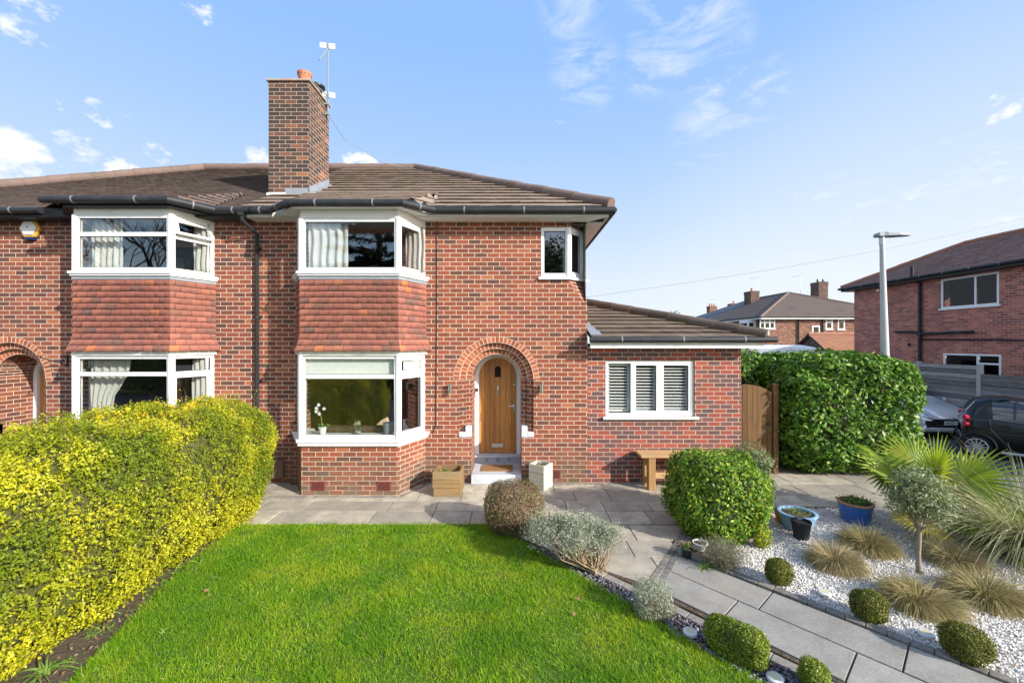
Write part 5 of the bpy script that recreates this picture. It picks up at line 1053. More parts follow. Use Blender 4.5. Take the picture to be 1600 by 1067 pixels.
# pots
def pot(px, pyb, r, h, mat, lab, cat='pot', name='plant_pot', plant=None, sx=1.0, taper=.8, rim=None, z=0.0, group=None):
    b = G(px, pyb); c = Vector((b.x, b.y+r*taper, z)); t = thing(name, tuple(c), lab, cat, group); a = MB(); a.lathe([(0, .004), (r*taper*.97, .004), (r*taper, .01), (r*.97, h*.8), (r*.99, h*.84), (r*1.0, h), (r*.90, h), (r*.88, h*.8), (0, h*.8)], c, 26, sx); a.build('pot_body', mat, t, smooth=True)
    rm = MB(); rm.lathe([(r*.985, h*.90), (r*1.05, h*.92), (r*1.06, h*.985), (r*1.0, h*1.012), (r*.90, h*1.0), (r*.89, h*.92)], c, 26, sx); rm.build('rim', rim or mat, t, smooth=True); s_ = MB(); s_.lathe([(r*.895, h*.86), (0, h*.88)], c, 20, sx); s_.build('soil_fill', M['soil'], t)
    if plant:
        n, m_, sz, hh = plant; P = np.stack([c.x+RNG.normal(0, r*.38*sx, n), c.y+RNG.normal(0, r*.38, n), c.z+h*.88+RNG.uniform(0, hh, n)], 1); leaves('plant', P, RNG.normal(0, .6, (n, 3))+np.array([0, 0, .7]), sz, M[m_], t, .5)['kind'] = 'stuff'
    return t, c
pot(1353, 822, .215, .29, M['bluepot'], 'bright blue glazed pot with a clay rim and low green plants', plant=(420, 'weed', .035, .10), rim=M['rimclay'], taper=.86)
pot(1259, 833, .235, .23, M['ltblue'], 'wide pale blue glazed bowl with a few green shoots', plant=(160, 'weed', .03, .07), taper=.74)
pot(1259, 845, .118, .235, M['blackpot'], 'empty black plastic plant pot standing before the wide pale blue bowl', taper=.76)
pot(1224, 817, .085, .17, M['orangepot'], 'small ochre pot tucked between the large bush and the pale blue bowl', plant=(60, 'weed', .03, .08), taper=.7)
pot(1066, 868, .055, .11, M['greypot'], 'small grey pot with a brown plant on the soil beside the setts', plant=(40, 'deadleaf', .03, .06), taper=.7); pot(1076, 874, .058, .115, M['blackpot'], 'small black pot with a shoot, front of the group beside the setts', plant=(40, 'weed', .035, .08), taper=.7)
tw, cw_ = pot(1097, 862, .09, .10, M['whitepot'], 'white patterned bowl on the soil beside the setts', plant=(30, 'silver_leaf', .03, .05), taper=.6)
# seedlings and weeds
def weed(px, py, n, size, lab, mat='weed', h=.08, r=.06, name='weed', cat='plant', group='small weeds along the edges'):
    b = G(px, py); a = RNG.uniform(0, 6.28, n); d = np.stack([np.cos(a), np.sin(a), RNG.uniform(.4, 1.6, n)], 1); t = blades(name, np.stack([b.x+RNG.normal(0, r*.3, n), b.y+RNG.normal(0, r*.3, n), np.zeros(n)], 1), d, RNG.uniform(.6, 1.2, n)*h*1.6, size, M[mat], None, 1.4, 5, None, .15); return tag(t, lab, cat, group)
weed(68, 1052, 26, .016, 'strappy green plant at the foot of the hedge in the lower left corner', h=.16); weed(255, 990, 16, .014, 'small leafy weed on the bare soil below the hedge', h=.07); weed(335, 905, 22, .010, 'grassy weed between the hedge and the lawn', h=.09)
weed(383, 832, 16, .02, 'broad-leaved weed where the lawn, the hedge and the patio meet', h=.08); weed(312, 882, 12, .024, 'broad-leaved seedling on the soil beside the hedge', h=.09); weed(1100, 888, 30, .010, 'green daffodil shoots behind the dark setts', h=.14); weed(598, 812+12, 7, .006, 'tiny weed at the far edge of the lawn', h=.03)
weed(1375, 835, 14, .016, 'low green seedling beside the blue glazed pot', h=.10); weed(1535, 880, 14, .014, 'green sprig in the gravel between two tussocks', h=.10)
for i in range(46):
    yy = RNG.uniform(-5.2, -1.75); xx = -3.93+.05*math.sin(yy*3)+RNG.uniform(-.16, .14)+(.25 if yy < -4.2 else 0); n = int(RNG.uniform(8, 22)); a = RNG.uniform(0, 6.28, n); d = np.stack([np.cos(a), np.sin(a), RNG.uniform(.5, 1.8, n)], 1)
    tag(blades('weed', np.stack([xx+RNG.normal(0, .03, n), yy+RNG.normal(0, .03, n), np.full(n, -.03)], 1), d, RNG.uniform(.04, .11, n), RNG.uniform(.006, .014), M['weed'], None, 1.4, 4, None, .15), 'small green weed on the soil strip between the yellow hedge and the lawn', 'plant', 'weeds along the foot of the yellow hedge')
# solar discs
def disc(px, py, lab, z=0.0):
    b = G(px, py); t = thing('solar_light', (b.x, b.y, z), lab, 'garden light', 'round solar lights set in the beds'); a = MB(); a.lathe([(.062, .0), (.062, .020), (.055, .026), (.040, .027), (.040, .024), (0, .024)], (b.x, b.y, z), 24); a.build('ring', M['disc'], t, smooth=True); a = MB(); a.disc((b.x, b.y, z+.0255), .040); a.build('solar_cell', M['discglow'], t)
disc(1078, 989, 'round white solar light in the slate between the grey shrub and the oblong box bush'); disc(1211, 1061, 'round white solar light in the slate at the bottom of the photo'); disc(1288, 929, 'round solar light in the gravel left of the egg-shaped box ball', .01); disc(1447, 993, 'round solar light in the gravel left of the wide dark box ball', .01)
# fallen leaves on the lawn
for px, py in ((326, 929), (322, 922), (903, 935), (1093, 1010), (1060, 1012), (897, 958), (700, 860)):
    b = G(px, py, .035); P = np.array([[b.x, b.y, .036]]); tag(leaves('fallen_leaf', P, np.array([[.2, -.3, 1.0]]), .05, M['deadleaf'], None, .6), 'dry brown leaf fallen on the lawn', 'leaf', 'dry leaves on the lawn')
P = np.concatenate([scatter(gravel_poly, 220), scatter([D(-4.0, 5.6), D(-3.8, 3), D(-3.5, 3), D(-3.75, 5.6)], 160), scatter(slate_poly, 60)]); P = np.concatenate([P, RNG.uniform(.005, .02, (len(P), 1))], 1)
tag(leaves('leaf_litter', P, RNG.normal(0, .4, P.shape)+np.array([0, 0, 1]), .028, M['deadleaf'], None, .55), 'brown leaf litter strewn over the gravel and the soil strips', 'leaf litter', kind='stuff')
# planters
b = Vector((-1.10, -.47, 0)); t = thing('planter', (-1.10, -.47, 0), 'square brown timber planter left of the grey door step', 'planter'); plank_box(t, -1.36, -.88, -.73, -.28, 0, .43, 3, M['planter'], .032, wobble=.012); tuft('seedling', t, (-1.18, -.52, .33), 60, .07, M['weed'], .05, .08)
t = thing('planter', (.53, -.24, 0), 'tall cream painted timber planter right of the grey door step', 'planter'); plank_box(t, .53-.16, .53+.16, -.24-.16, -.24+.16, 0, .44, 3, M['cream'], .025)
tuft('seedling', t, (.53, -.24, .36), 160, .12, M['weed'], .035, .05); tuft('flowers', t, (.53, -.24, .40), 26, .16, M['pinkpetal'], .028, .05); t.rotation_euler.z = -.62
# bench
t = thing('bench', (2.85, -.38, 0), 'plain golden timber bench against the extension wall, behind the large bush', 'bench')
a = MB(); a.box(2.31, 3.95, -.45, -.255, .585, .63); a.box(2.31, 3.95, -.245, -.05, .585, .63); a.build('seat', M['bench'], t, bevel=.006)
for x in (2.45, 3.68):
    a = MB(); a.box(x, x+.125, -.43, -.30, 0, .584); a.build('leg', M['benchleg'], t, bevel=.006); a = MB(); a.box(x, x+.125, -.19, -.06, 0, .584); a.build('leg', M['benchleg'], t, bevel=.006)
a = MB(); a.box(2.577, 3.678, -.38, -.34, .20, .30); a.build('stretcher', M['bench'], t, bevel=.004)
# side gate
t = thing('side_gate', (4.95, .55, 0), 'brown arched boarded side gate between the extension and the laurel hedge', 'gate'); gx0, gx1, gy = 4.37, 5.27, .55; ncx = 4.72; n = 9
for i in range(n):
    x0, x1 = gx0+(gx1-gx0)*i/n, gx0+(gx1-gx0)*(i+1)/n-.004; top = lambda x: 1.80-.30*max(0, abs(x-ncx)/.55)**2.2*.55; a = MB(); a.extr([(x0, gy, .04), (x1, gy, .04), (x1, gy, top(x1)), ((x0+x1)/2, gy, top((x0+x1)/2)), (x0, gy, top(x0))], (0, .022, 0)); a.build('board', M['gate'], t, bevel=.003)
a = MB(); a.box(gx0, gx1, gy+.024, gy+.06, .3, .4); a.box(gx0, gx1, gy+.024, gy+.06, 1.3, 1.4); a.build('ledge', M['gate'], t); a = MB(); a.tube([(5.19, gy-.035, 1.0), (5.19, gy, 1.0)], [.028, .012], 10); a.build('handle', M['blackt'], t)
a = MB(); a.box(5.285, 5.385, gy-.03, gy+.07, 0, 1.82); a.build('gate_post', M['gate'], t, bevel=.006)
# ================================================================== side house on the right
def flat_window(parent, fc, u0, u1, z0, z1, mull, trans=None, name='window', inner=True, sill=True, w=.06, glass='farglass'):
    fr = MB(); frame_rect(fc, fr, u0, u1, z0, z1, w, -.012, .05)
    for m in mull: fc.bar(fr, m-w*.5, m+w*.5, z0+w, z1-w, -.010, .048)
    if trans:
        for (a, b, z) in trans: fc.bar(fr, a, b, z-w*.5, z+w*.5, -.009, .047)
    o = fr.build(name, M['upvc'], parent); g = MB(); fc.bar(g, u0+w*.9, u1-w*.9, z0+w*.9, z1-w*.9, .018, .026); g.build('pane', M[glass], o)
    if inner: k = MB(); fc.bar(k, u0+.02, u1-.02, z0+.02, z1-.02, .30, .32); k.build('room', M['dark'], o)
    if sill: s_ = MB(); fc.bar(s_, u0-.06, u1+.06, z0-.06, z0, -.06, .03); s_.build('window_sill', M['upvc'], o)
    return o
def hole_wall(mb, fc, L0, L1, z0, z1, holes, depth=.12):
    us = sorted({L0, L1, *[h[0] for h in holes], *[h[1] for h in holes]}); zs = sorted({z0, z1, *[h[2] for h in holes], *[h[3] for h in holes]})
    for i in range(len(us)-1):
        for j in range(len(zs)-1):
            cu, cz = (us[i]+us[i+1])/2, (zs[j]+zs[j+1])/2
            if any(h[0] < cu < h[1] and h[2] < cz < h[3] for h in holes): continue
            mb.poly([fc.p(us[i], zs[j]), fc.p(us[i+1], zs[j]), fc.p(us[i+1], zs[j+1]), fc.p(us[i], zs[j+1])])
    for a, b, c, d in holes:
        for q in ([(a, c), (a, d)], [(a, d), (b, d)], [(b, d), (b, c)], [(b, c), (a, c)]): mb.poly([fc.p(*q[0]), fc.p(*q[1]), fc.p(*q[1], depth), fc.p(*q[0], depth)])
rh = thing('brick_house', (18, 6, ROADZ), 'plain brick side of the neighbouring house at the right, behind the grey timber fence', 'house')
HX, HY0, HY1 = 16.0, 19.45-7.88, 1.5; fs = Facet((HX, HY0), (HX, HY1)); u_ = lambda d: HY0-(d-7.88)
wins = [(u_(15.50), u_(13.66), 3.90, 4.98), (u_(15.42), u_(13.60), 1.30, 2.25)]
w = MB(); hole_wall(w, fs, 0, fs.L, -.3, 5.2, wins); XR = 22.0; w.poly([(HX, HY0, -.3), (HX, HY0, 5.2), (XR, HY0, 5.2), (XR, HY0, -.3)]); w.poly([(HX, HY1, -.3), (XR, HY1, -.3), (XR, HY1, 5.2), (HX, HY1, 5.2)]); w.poly([(XR, HY1, -.3), (XR, HY0, -.3), (XR, HY0, 5.2), (XR, HY1, 5.2)]); w.build('wall', M['brick_right'], rh)
a, b, c, d = wins[0]; flat_window(rh, fs, a, b, c, d, [a+(b-a)*.62]); a, b, c, d = wins[1]; flat_window(rh, fs, a, b, c, d, [a+(b-a)*.62], [(a+(b-a)*.62, b, 1.93)])
ex, ey, ez = HX-.35, HY0+.35, 5.22; run = 2.83; rise = 1.45; rp = math.atan(rise/run); ev = (math.cos(rp), 0, math.sin(rp)); LR = run/math.cos(rp)
rt_ = tile_slope((ex, ey, ez), (0, -1, 0), ev, LR, lambda v: v*math.cos(rp), lambda v: ey-HY1+.3, .165, .115, .013, jit=.004); rroof = build_tiles('roof', [rt_], M['roof_red'], rh)
rs = MB(); P1, P2 = (ex, ey, ez), (ex+run, ey-run, ez+rise); P3 = (ex+2*run, ey, ez); rs.poly([P1, P2, P3]); rs.poly([P2, P3, (ex+2*run, HY1, ez), (ex+run, HY1, ez+rise)]); rs.poly([(ex, ey, ez-.03), (ex, HY1, ez-.03), (ex+run, HY1, ez+rise-.03), (ex+run, ey-run, ez+rise-.03)]); rs.poly([(ex, HY1+.02, ez), (ex+2*run, HY1+.02, ez), (ex+run, HY1+.02, ez+rise)]); rs.build('roof_slope', M['roof_red'], rroof)
rt = MB(); ridge_run(rt, (ex, ey, ez+.03), (ex+run, ey-run, ez+rise+.03), .09, .42); ridge_run(rt, (ex+run, ey-run, ez+rise+.03), (ex+run, HY1, ez+rise+.03), .09, .42); rt.build('ridge_tiles', M['ridge_red'], rroof, smooth=True)
so = MB(); so.box(ex, ex+.02, HY1, ey, 5.04, 5.2); so.box(ex+.02, HX, HY1, ey, 5.04, 5.06); so.box(ex+.02, XR, HY0, ey, 5.04, 5.06); so.build('soffit', M['blackt'], rh); gutter(rh, [(ex+.2, ey+.05, 5.17), (ex-.05, ey+.05, 5.17), (ex-.05, HY1, 5.17)], .055)
dp = MB(); dy = 16.25-7.88
dp.tube([(ex-.03, dy, 5.62), (ex-.03, dy, 5.2), (HX-.07, dy, 4.95), (HX-.07, dy, -.2)], .055, 10); dp.tube([(HX-.10, dy+.05, 3.05), (HX-.10, dy+1.0, 3.09)], .045, 8); dp.tube([(HX-.10, dy-.05, 2.98), (HX-.10, dy-1.9, 3.02)], .05, 8); dp.tube([(HX-.04, dy-.05, 2.78), (HX-.04, dy-3.4, 2.72), (HX-.04, dy-6, 2.66)], .028, 8); dp.box(HX-.13, HX-.01, dy-.06, dy+.06, 2.9, 3.1); dp.box(HX-.03, HX, dy+.45, dy+.55, 2.5, 2.62)
dp.build('waste_pipes', M['blackp'], rh, smooth=True)
t = thing('security_light', (HX, 10.0, 4.8), 'small black security light under the eaves of the right-hand brick house', 'light'); a = MB(); a.tube([(HX-.02, 9.95, 4.92), (HX-.18, 9.95, 4.88)], .04, 8); a.build('sensor', M['blackt'], t); a = MB(); a.tube([(HX-.20, 10.06, 4.93), (HX-.20, 10.06, 4.85)], .06, 10); a.build('lamp_dome', M['metal'], t)
t = MB(); t.box(HX-.05, HX, 9.7, 9.85, 1.95, 2.1); tag(t.build('wall_box', M['upvc'], None, bevel=.01), 'little white box on the wall of the right-hand brick house, next to the street lamp', 'box')
# ================================================================== fence
t = thing('panel_fence', (14.2, 4.0, ROADZ), 'weathered grey horizontal-board fence with concrete posts at the right', 'fence'); fx = 14.2; ys = [12.62-7.88+1.9*k for k in range(-3, 3)]
for i, y in enumerate(ys):
    top = 1.93 if i >= 3 else 1.69
    a = MB(); a.box(fx-.06, fx+.06, y-.055, y+.055, ROADZ, (1.99 if i >= 3 else 1.96)); a.build('post', M['concrete'], t, bevel=.01)
    if i < len(ys)-1:
        pb = MB(); bk = MB(); bk.box(fx-.012, fx+.012, y+.058, y+1.9-.058, -.055, top-.02); bk.build('gap_shade', M['barkdark'], t); z = -.05; y0, y1 = y+.058, y+1.9-.058; pb.box(fx-.025, fx+.025, y0, y1, ROADZ, -.06)  # dark sheet behind the boards paints shadow lines into the gaps
        while z < top-.05:
            h = random.uniform(.105, .14); zt = min(z+h, top); dx = random.uniform(-.006, .006); sag = random.uniform(-.004, .004); pb.obox((fx-.036+dx, y0, z+sag), (.016, 0, 0), (0, y1-y0, random.uniform(-.012, .012)), (.004, 0, zt-z)); z += h+.013
        pb.box(fx-.045, fx-.02, y0, y1, top-.03, top+.01); pb.build('panel', M['fence'], t)
# ================================================================== street lamp
b = W(1383, 560, 1.75); lx, ly = b.x, 1.75; t = thing('street_lamp', (lx, ly, ROADZ), 'pale grey tapered street lamp with a flat modern head', 'street lamp'); d = ly-CAM.y; zt = W(1377, 372, ly).z
a = MB(); a.tube([(lx+.02, ly, ROADZ), (lx+.02, ly, 1.6), (lx-.07, ly, zt-.14)], [.095, .088, .048], 16); a.build('column', M['greypaint'], t, smooth=True); a = MB(); a.tube([(lx-.07, ly, zt-.16), (lx-.075, ly, zt+.02)], .058, 14); a.build('collar', M['metal'], t, smooth=True)
a = MB(); prof = [(-.17, .0, .06), (-.13, .055, .085), (-.02, .075, .09), (.05, .05, .11), (.3, .03, .13), (.62, .012, .05)]; zz = zt+.06; rings = [[Vector((lx-.06+x, ly+s*wd, zz+(hh if k else -.035)+x*.03)) for s, k in ((-1, 0), (1, 0), (1, 1), (-1, 1))] for x, hh, wd in prof]
for r0, r1 in zip(rings, rings[1:]):
    for k in range(4): a.poly([r0[k], r0[(k+1) % 4], r1[(k+1) % 4], r1[k]])
a.poly(rings[0][::-1]); a.poly(rings[-1]); a.build('lantern', M['lead'], t, bevel=.012)
# ================================================================== cars
def loft_body(secs, mat, name, parent, T, idx=None, push=0.0, smooth=True, span=None, rows=None, sides=(1, -1)):
    if 'side' in name and len(sides) == 2 or 'quarter' in name and len(sides) == 2:
        for s in sides: loft_body(secs, mat, name, parent, T, idx, push, smooth, span, rows, (s,))
        return
    """secs: (y, list of (x,z) half profile from sill to roof centre); mirrored; T maps local to world"""
    V = []; Q = []; n = len(secs[0][1])
    for y, pr in secs:
        for x, z in pr: V.append((x, y, z))
    S = len(secs)
    for s in (1, -1):
        off = len(V) if s < 0 else 0
        if s < 0: V += [(-v[0], v[1], v[2]) for v in V[:S*n]]
        for i in range(S-1):
            if s not in sides or span and not any(p0 <= i < p1 for p0, p1 in span): continue
            for k in range(n-1):
                if rows and k not in rows: continue
                q = [off+i*n+k, off+(i+1)*n+k, off+(i+1)*n+k+1, off+i*n+k+1]; Q.append(q if s > 0 else q[::-1])
    V = np.array(V, float)
    Q = [tuple(q-S*n if q >= S*n and q % n == n-1 else q for q in f) for f in Q]
    if push: c = np.array([0, V[:, 1].mean(), .75]); d = V-c; d[:, 1] *= .3; V = V+unit(d)*push
    Vw = np.array([tuple(T@Vector(v)) for v in V]); o = np_mesh(name, Vw, np.array(Q), mat, parent, smooth=smooth)
    return o
def profile(wb, wt, zs, zbelt, zt): # sill, bulge, belt, roof edge, roof centre
    return [(wb*.90, zs), (wb*.97, zs+.10), (wb, zs+(zbelt-zs)*.45), (wb*.985, zbelt-.08), (wb*.95, zbelt), (wt*1.02, zbelt+(zt-zbelt)*.55), (wt*.95, zt-.05), (wt*.8, zt-.012), (0, zt)]
def car_wheel(t, T, x, y, r, w=.19, spokes=10):
    c = T@Vector((x, y, r)); ax = (T.to_3x3()@Vector((1 if x > 0 else -1, 0, 0))).normalized(); up = Vector((0, 0, 1)); fw = ax.cross(up)
    def ring(mb, prof, n=28):
        R = [[c+ax*a+(fw*math.cos(q)+up*math.sin(q))*rr for q in [2*math.pi*k/n for k in range(n)]] for rr, a in prof]
        for i in range(len(prof)-1):
            for k in range(n): mb.poly([R[i][k], R[i][(k+1) % n], R[i+1][(k+1) % n], R[i+1][k]])
    ty = MB(); ring(ty, [(r*.70, .02), (r*.74, .03), (r*.95, .02), (r, -.01), (r, -w), (r*.9, -w-.02), (r*.3, -w)]); o = ty.build('wheel', M['tyre'], t, smooth=True)
    rm = MB(); ring(rm, [(r*.72, .025), (r*.68, .032), (r*.64, .01), (r*.62, -.06), (0, -.06)])
    for k in range(spokes):
        q = 2*math.pi*k/spokes; d = fw*math.cos(q)+up*math.sin(q); s_ = ax.cross(d); rm.obox(c+d*r*.10-s_*.013-ax*.02, d*r*.57, s_*.026, ax*.04)
    ring(rm, [(r*.16, -.02), (r*.15, .028), (0, .03)], 14); rm.build('rim', M['metal'], o)
def text_mesh(name, s, size, mat, parent, Mx, depth=.002):
    cu = bpy.data.curves.new(name, 'FONT'); cu.body = s; cu.size = size; cu.extrude = depth; cu.align_x = 'CENTER'; cu.align_y = 'CENTER'; cu.space_character = 1.02; to = bpy.data.objects.new(name, cu); COL.objects.link(to); bpy.context.view_layer.update()
    me = bpy.data.meshes.new_from_object(to.evaluated_get(bpy.context.evaluated_depsgraph_get())); bpy.data.objects.remove(to); bpy.data.curves.remove(cu); me.transform(Mx); me.transform(Matrix.Translation(-root_loc(parent))); me.materials.clear(); return link_mesh(name, me, mat, parent)
# silver car: local -Y is its front
SL = Vector((13.15, 12.45-7.88, ROADZ)); T = Matrix.Translation(SL) @ Matrix.Rotation(math.radians(-4), 4, 'Z')
t = thing('parked_car', tuple(SL), 'silver hatchback facing the camera between the laurel hedge and the grey fence', 'car', 'cars parked by the side of the house')
st = [(.0, .70, .30, .28, .52, .62), (.06, .80, .50, .20, .66, .72), (.25, .85, .62, .18, .78, .86), (.75, .875, .66, .18, .90, .98), (1.05, .88, .68, .18, .96, 1.04), (1.25, .885, .66, .18, .99, 1.16), (1.60, .885, .62, .18, .99, 1.36), (2.05, .885, .60, .18, .99, 1.48), (2.7, .885, .60, .18, 1.0, 1.50), (3.3, .88, .58, .2, 1.02, 1.45), (3.75, .86, .55, .25, 1.03, 1.25), (3.95, .80, .5, .3, .9, 1.0)]
secs = [(y, profile(wb, wt, zs, zb, zt)) for y, wb, wt, zs, zb, zt in st]; body = loft_body(secs, M['silver'], 'body', t, T)
loft_body(secs, M['carglass'], 'windscreen', t, T, push=.012, span=[(5, 7)], rows=[6, 7]); loft_body(secs, M['carglass'], 'side_window', t, T, push=.010, span=[(6, 9)], rows=[4, 5])
def lbox(name, x0, x1, y0, y1, z0, z1, mat, par, bev=.01, rot=None):
    m = MB(); o = T@Vector((x0, y0, z0)); R3 = T.to_3x3(); m.obox(o, R3@Vector((x1-x0, 0, 0)), R3@Vector((0, y1-y0, 0)), R3@Vector((0, 0, z1-z0))); return m.build(name, mat, par, bevel=bev)
lbox('bumper', -.80, .80, -.07, .10, .22, .36, M['silver'], t, .04); gr = lbox('grille', -.52, .52, -.055, .08, .52, .60, M['blackt'], t, .015); lbox('grille', -.50, .50, -.06, .08, .37, .44, M['blackt'], t, .015); lbox('grille', -.72, .72, -.03, .1, .36, .55, M['blackt'], t, .02)
for z, s_ in ((.605, 1), (.565, 1)):
    m = MB(); R3 = T.to_3x3()
    for s in (-1, 1): m.obox(T@Vector((0, -.085, z+.035)), R3@Vector((s*.10, 0, -.05)), R3@Vector((0, .02, 0)), R3@Vector((0, 0, .022)))
    m.build('emblem', M['chrome'], gr)
lbox('chrome_strip', -.50, .50, -.065, -.05, .60, .615, M['chrome'], t, .003)
pl = lbox('number_plate', -.26, .26, -.085, -.06, .44, .55, M['plate'], t, .004)
text_mesh('plate_letters', 'VK60 YCP', .105, M['ink'], t, T@Matrix.Translation((0, -.0875, .495))@Matrix.Rotation(math.pi/2, 4, 'X')).parent = pl
for s in (-1, 1):
    m = MB(); R3 = T.to_3x3(); c = [Vector((s*x, y, z)) for x, y, z in ((.50, -.012, .62), (.79, .10, .64), (.86, .62, .86), (.80, .50, .88), (.60, .12, .72))]; m.extr([T@q for q in c], R3@Vector((s*.02, -.03, .02))); m.build('headlight', M['lampglass'], t, bevel=.008)
    f = MB(); cc = T@Vector((s*.68, -.045, .36)); f.tube([cc, cc+R3@Vector((0, .05, 0))], .075, 14); fo = f.build('fog_lamp', M['chrome'], t); f = MB(); f.tube([cc-R3@Vector((0, .012, 0)), cc], .052, 14); f.build('lens', M['blackt'], fo)
    lbox('door_mirror', *sorted((s*.90, s*1.05)), 1.20, 1.30, .98, 1.10, M['silver'], t, .03)
for s in (-1, 1):
    for y in (.72, 3.2): car_wheel(t, T, s*.86, y, .31)
# black small car: its rear (local +Y) towards the left of the photo
SL = Vector((12.22, 3.14, ROADZ)); T = Matrix.Translation(SL) @ Matrix.Rotation(math.radians(46), 4, 'Z')
t = thing('parked_car', tuple(SL), 'small black car side-on at the right edge, ahead of the silver one', 'car', 'cars parked by the side of the house')
st = [(-2.2, .62, .4, .3, .55, .68), (-2.1, .72, .48, .22, .70, .80), (-1.6, .77, .58, .2, .90, .98), (-1.35, .78, .60, .2, .95, 1.15), (-.9, .78, .58, .2, .95, 1.42), (-.3, .78, .56, .2, .96, 1.52), (.02, .78, .55, .2, .98, 1.51), (.30, .775, .53, .22, 1.0, 1.43), (.46, .76, .52, .26, 1.02, 1.17), (.52, .72, .5, .3, .90, .98), (.55, .64, .4, .35, .6, .75)]
secs = [(y-.30, profile(wb, wt, zs, zb, zt)) for y, wb, wt, zs, zb, zt in st]; body = loft_body(secs, M['black'], 'body', t, T)
loft_body(secs, M['carglass'], 'side_window', t, T, push=.010, span=[(4, 6)], rows=[4, 5]); loft_body(secs, M['carglass'], 'rear_window', t, T, push=.012, span=[(7, 8)], rows=[6, 7]); loft_body(secs, M['carglass'], 'windscreen', t, T, push=.012, span=[(3, 4)], rows=[5, 6, 7]); 
for s in (-1, 1):
    m = MB(); m.tube([T@Vector((s*x, y, z)) for x, y, z in ((.772, -.22, 1.0), (.788, -.24, .75), (.785, -.45, .45), (.75, -.62, .24))], .005, 5); m.build('door_seam', M['bracket'], t)
    lbox('sill_strip', *sorted((s*.70, s*.775)), -1.45, -.40, .16, .23, M['metal'], t, .02)
    m = MB(); m.tube([T@Vector((s*x, y, z)) for x, y, z in ((.705, -.62, 1.03), (.60, -.66, 1.40), (.55, -.68, 1.46))], .022, 6); m.build('door_pillar', M['black'], t)
for s in (-1, 1):
    for y in (0.0, -1.86): car_wheel(t, T, s*.75, y, .285, .17, 12)
    for z in (.99, .83):
        f = MB(); cc = T@Vector((s*.72, .15, z)); d = T.to_3x3()@Vector((s*.5, .8, 0)).normalized(); f.tube([cc, cc+d*.07], [.075, .062], 14); f.build('tail_light', M['redlamp'], t, smooth=True)
    lbox('door_mirror', *sorted((s*.80, s*.95)), -1.5, -1.38, .95, 1.08, M['black'], t, .03); lbox('door_handle', *sorted((s*.775, s*.80)), -.55, -.40, .84, .88, M['black'], t, .006)
    arch = MB(); cc = T@Vector((s*.79, 0, .285)); R3 = T.to_3x3(); arch.tube([cc+R3@Vector((0, .33*math.cos(q), .33*math.sin(q))) for q in np.linspace(-.1, 3.24, 16)], .025, 6); arch.build('wheel_arch', M['black'], t, smooth=True)
lbox('bumper', -.70, .70, .16, .27, .25, .50, M['black'], t, .04)
# white van beyond the hedge
SL = Vector((16.0, 24-7.88, ROADZ)); T = Matrix.Translation(SL) @ Matrix.Rotation(math.radians(62), 4, 'Z'); t = thing('van', tuple(SL), 'white panel van whose roof shows above the laurel hedge', 'van')
def vp(wb, zs, zb, zt): return [(wb*.95, zs), (wb, zs+.2), (wb, zb), (wb*.98, zt-.25), (wb*.94, zt-.08), (wb*.8, zt), (0, zt+.02)]
st = [(-2.7, .85, .35, .8, 1.05), (-2.55, .92, .3, .95, 1.25), (-2.0, .96, .3, 1.1, 1.45), (-1.5, .97, .3, 1.2, 2.15), (-1.1, .97, .3, 1.3, 2.62), (-.6, .97, .3, 1.3, 2.73), (2.0, .97, .3, 1.3, 2.75), (2.7, .96, .3, 1.3, 2.72), (2.75, .9, .35, 1.3, 2.6)]
secs = [(y, vp(*q)) for y, *q in st]; loft_body(secs, M['vanwhite'], 'body', t, T); loft_body(secs, M['carglass'], 'windscreen', t, T, push=.015, span=[(2, 4)], rows=[4, 5])
for s in (-1, 1):
    for y in (-1.7, 1.7): car_wheel(t, T, s*.93, y, .34)
# ================================================================== houses behind
def chimney(parent, x, y, z0, z1, w, d, pots=1, mat='brick_far'):
    a = MB(); a.box(x-w/2, x+w/2, y-d/2, y+d/2, z0, z1-.35); a.box(x-w/2-.03, x+w/2+.03, y-d/2-.03, y+d/2+.03, z1-.35, z1); c = a.build('chimney', M[mat], parent)
    for k in range(pots):
        p = MB(); p.lathe([(.12, z1), (.11, z1+.4), (.14, z1+.42), (.10, z1+.45)], (x+(k-(pots-1)/2)*.4, y, 0), 12); p.build('chimney_pot', M['terra'], c.parent)
    return c
def aerial(x, y, z0, h, lab):
    t = thing('tv_aerial', (x, y, z0), lab, 'aerial'); a = MB(); a.tube([(x, y, z0), (x, y, z0+h)], .025, 5); a.build('mast', M['metal'], t); a = MB(); a.tube([(x-1.0, y, z0+h-.25), (x+.2, y, z0+h-.1)], .02, 5)
    for k in range(6): a.tube([(x-1.0+k*.2, y-.2, z0+h-.25+k*.025), (x-1.0+k*.2, y+.2, z0+h-.25+k*.025)], .012, 4)
    a.build('boom', M['metal'], t)
ah = thing('brick_house', (31, 44, ROADZ), 'distant brick house with a hipped brown roof and white corner windows, behind the white van', 'house'); AX0, AX1, AY0, AY1, AZ = 24.2, 39.2, 40.2-7.88, 64.-7.88, 5.0
ff = Facet((AX0, AY0), (AX1, AY0)); px2u = lambda x: (x-800)/F*(AY0+7.88)-AX0; zz = lambda y: 2.65-(y-535)/F*(AY0+7.88)
wl = [(px2u(1187), px2u(1211), zz(514), zz(497.5)), (px2u(1290), px2u(1301), zz(514.5), zz(497)), (px2u(1309), px2u(1320), zz(515), zz(497)), (px2u(1269), px2u(1281), zz(522), zz(509))]
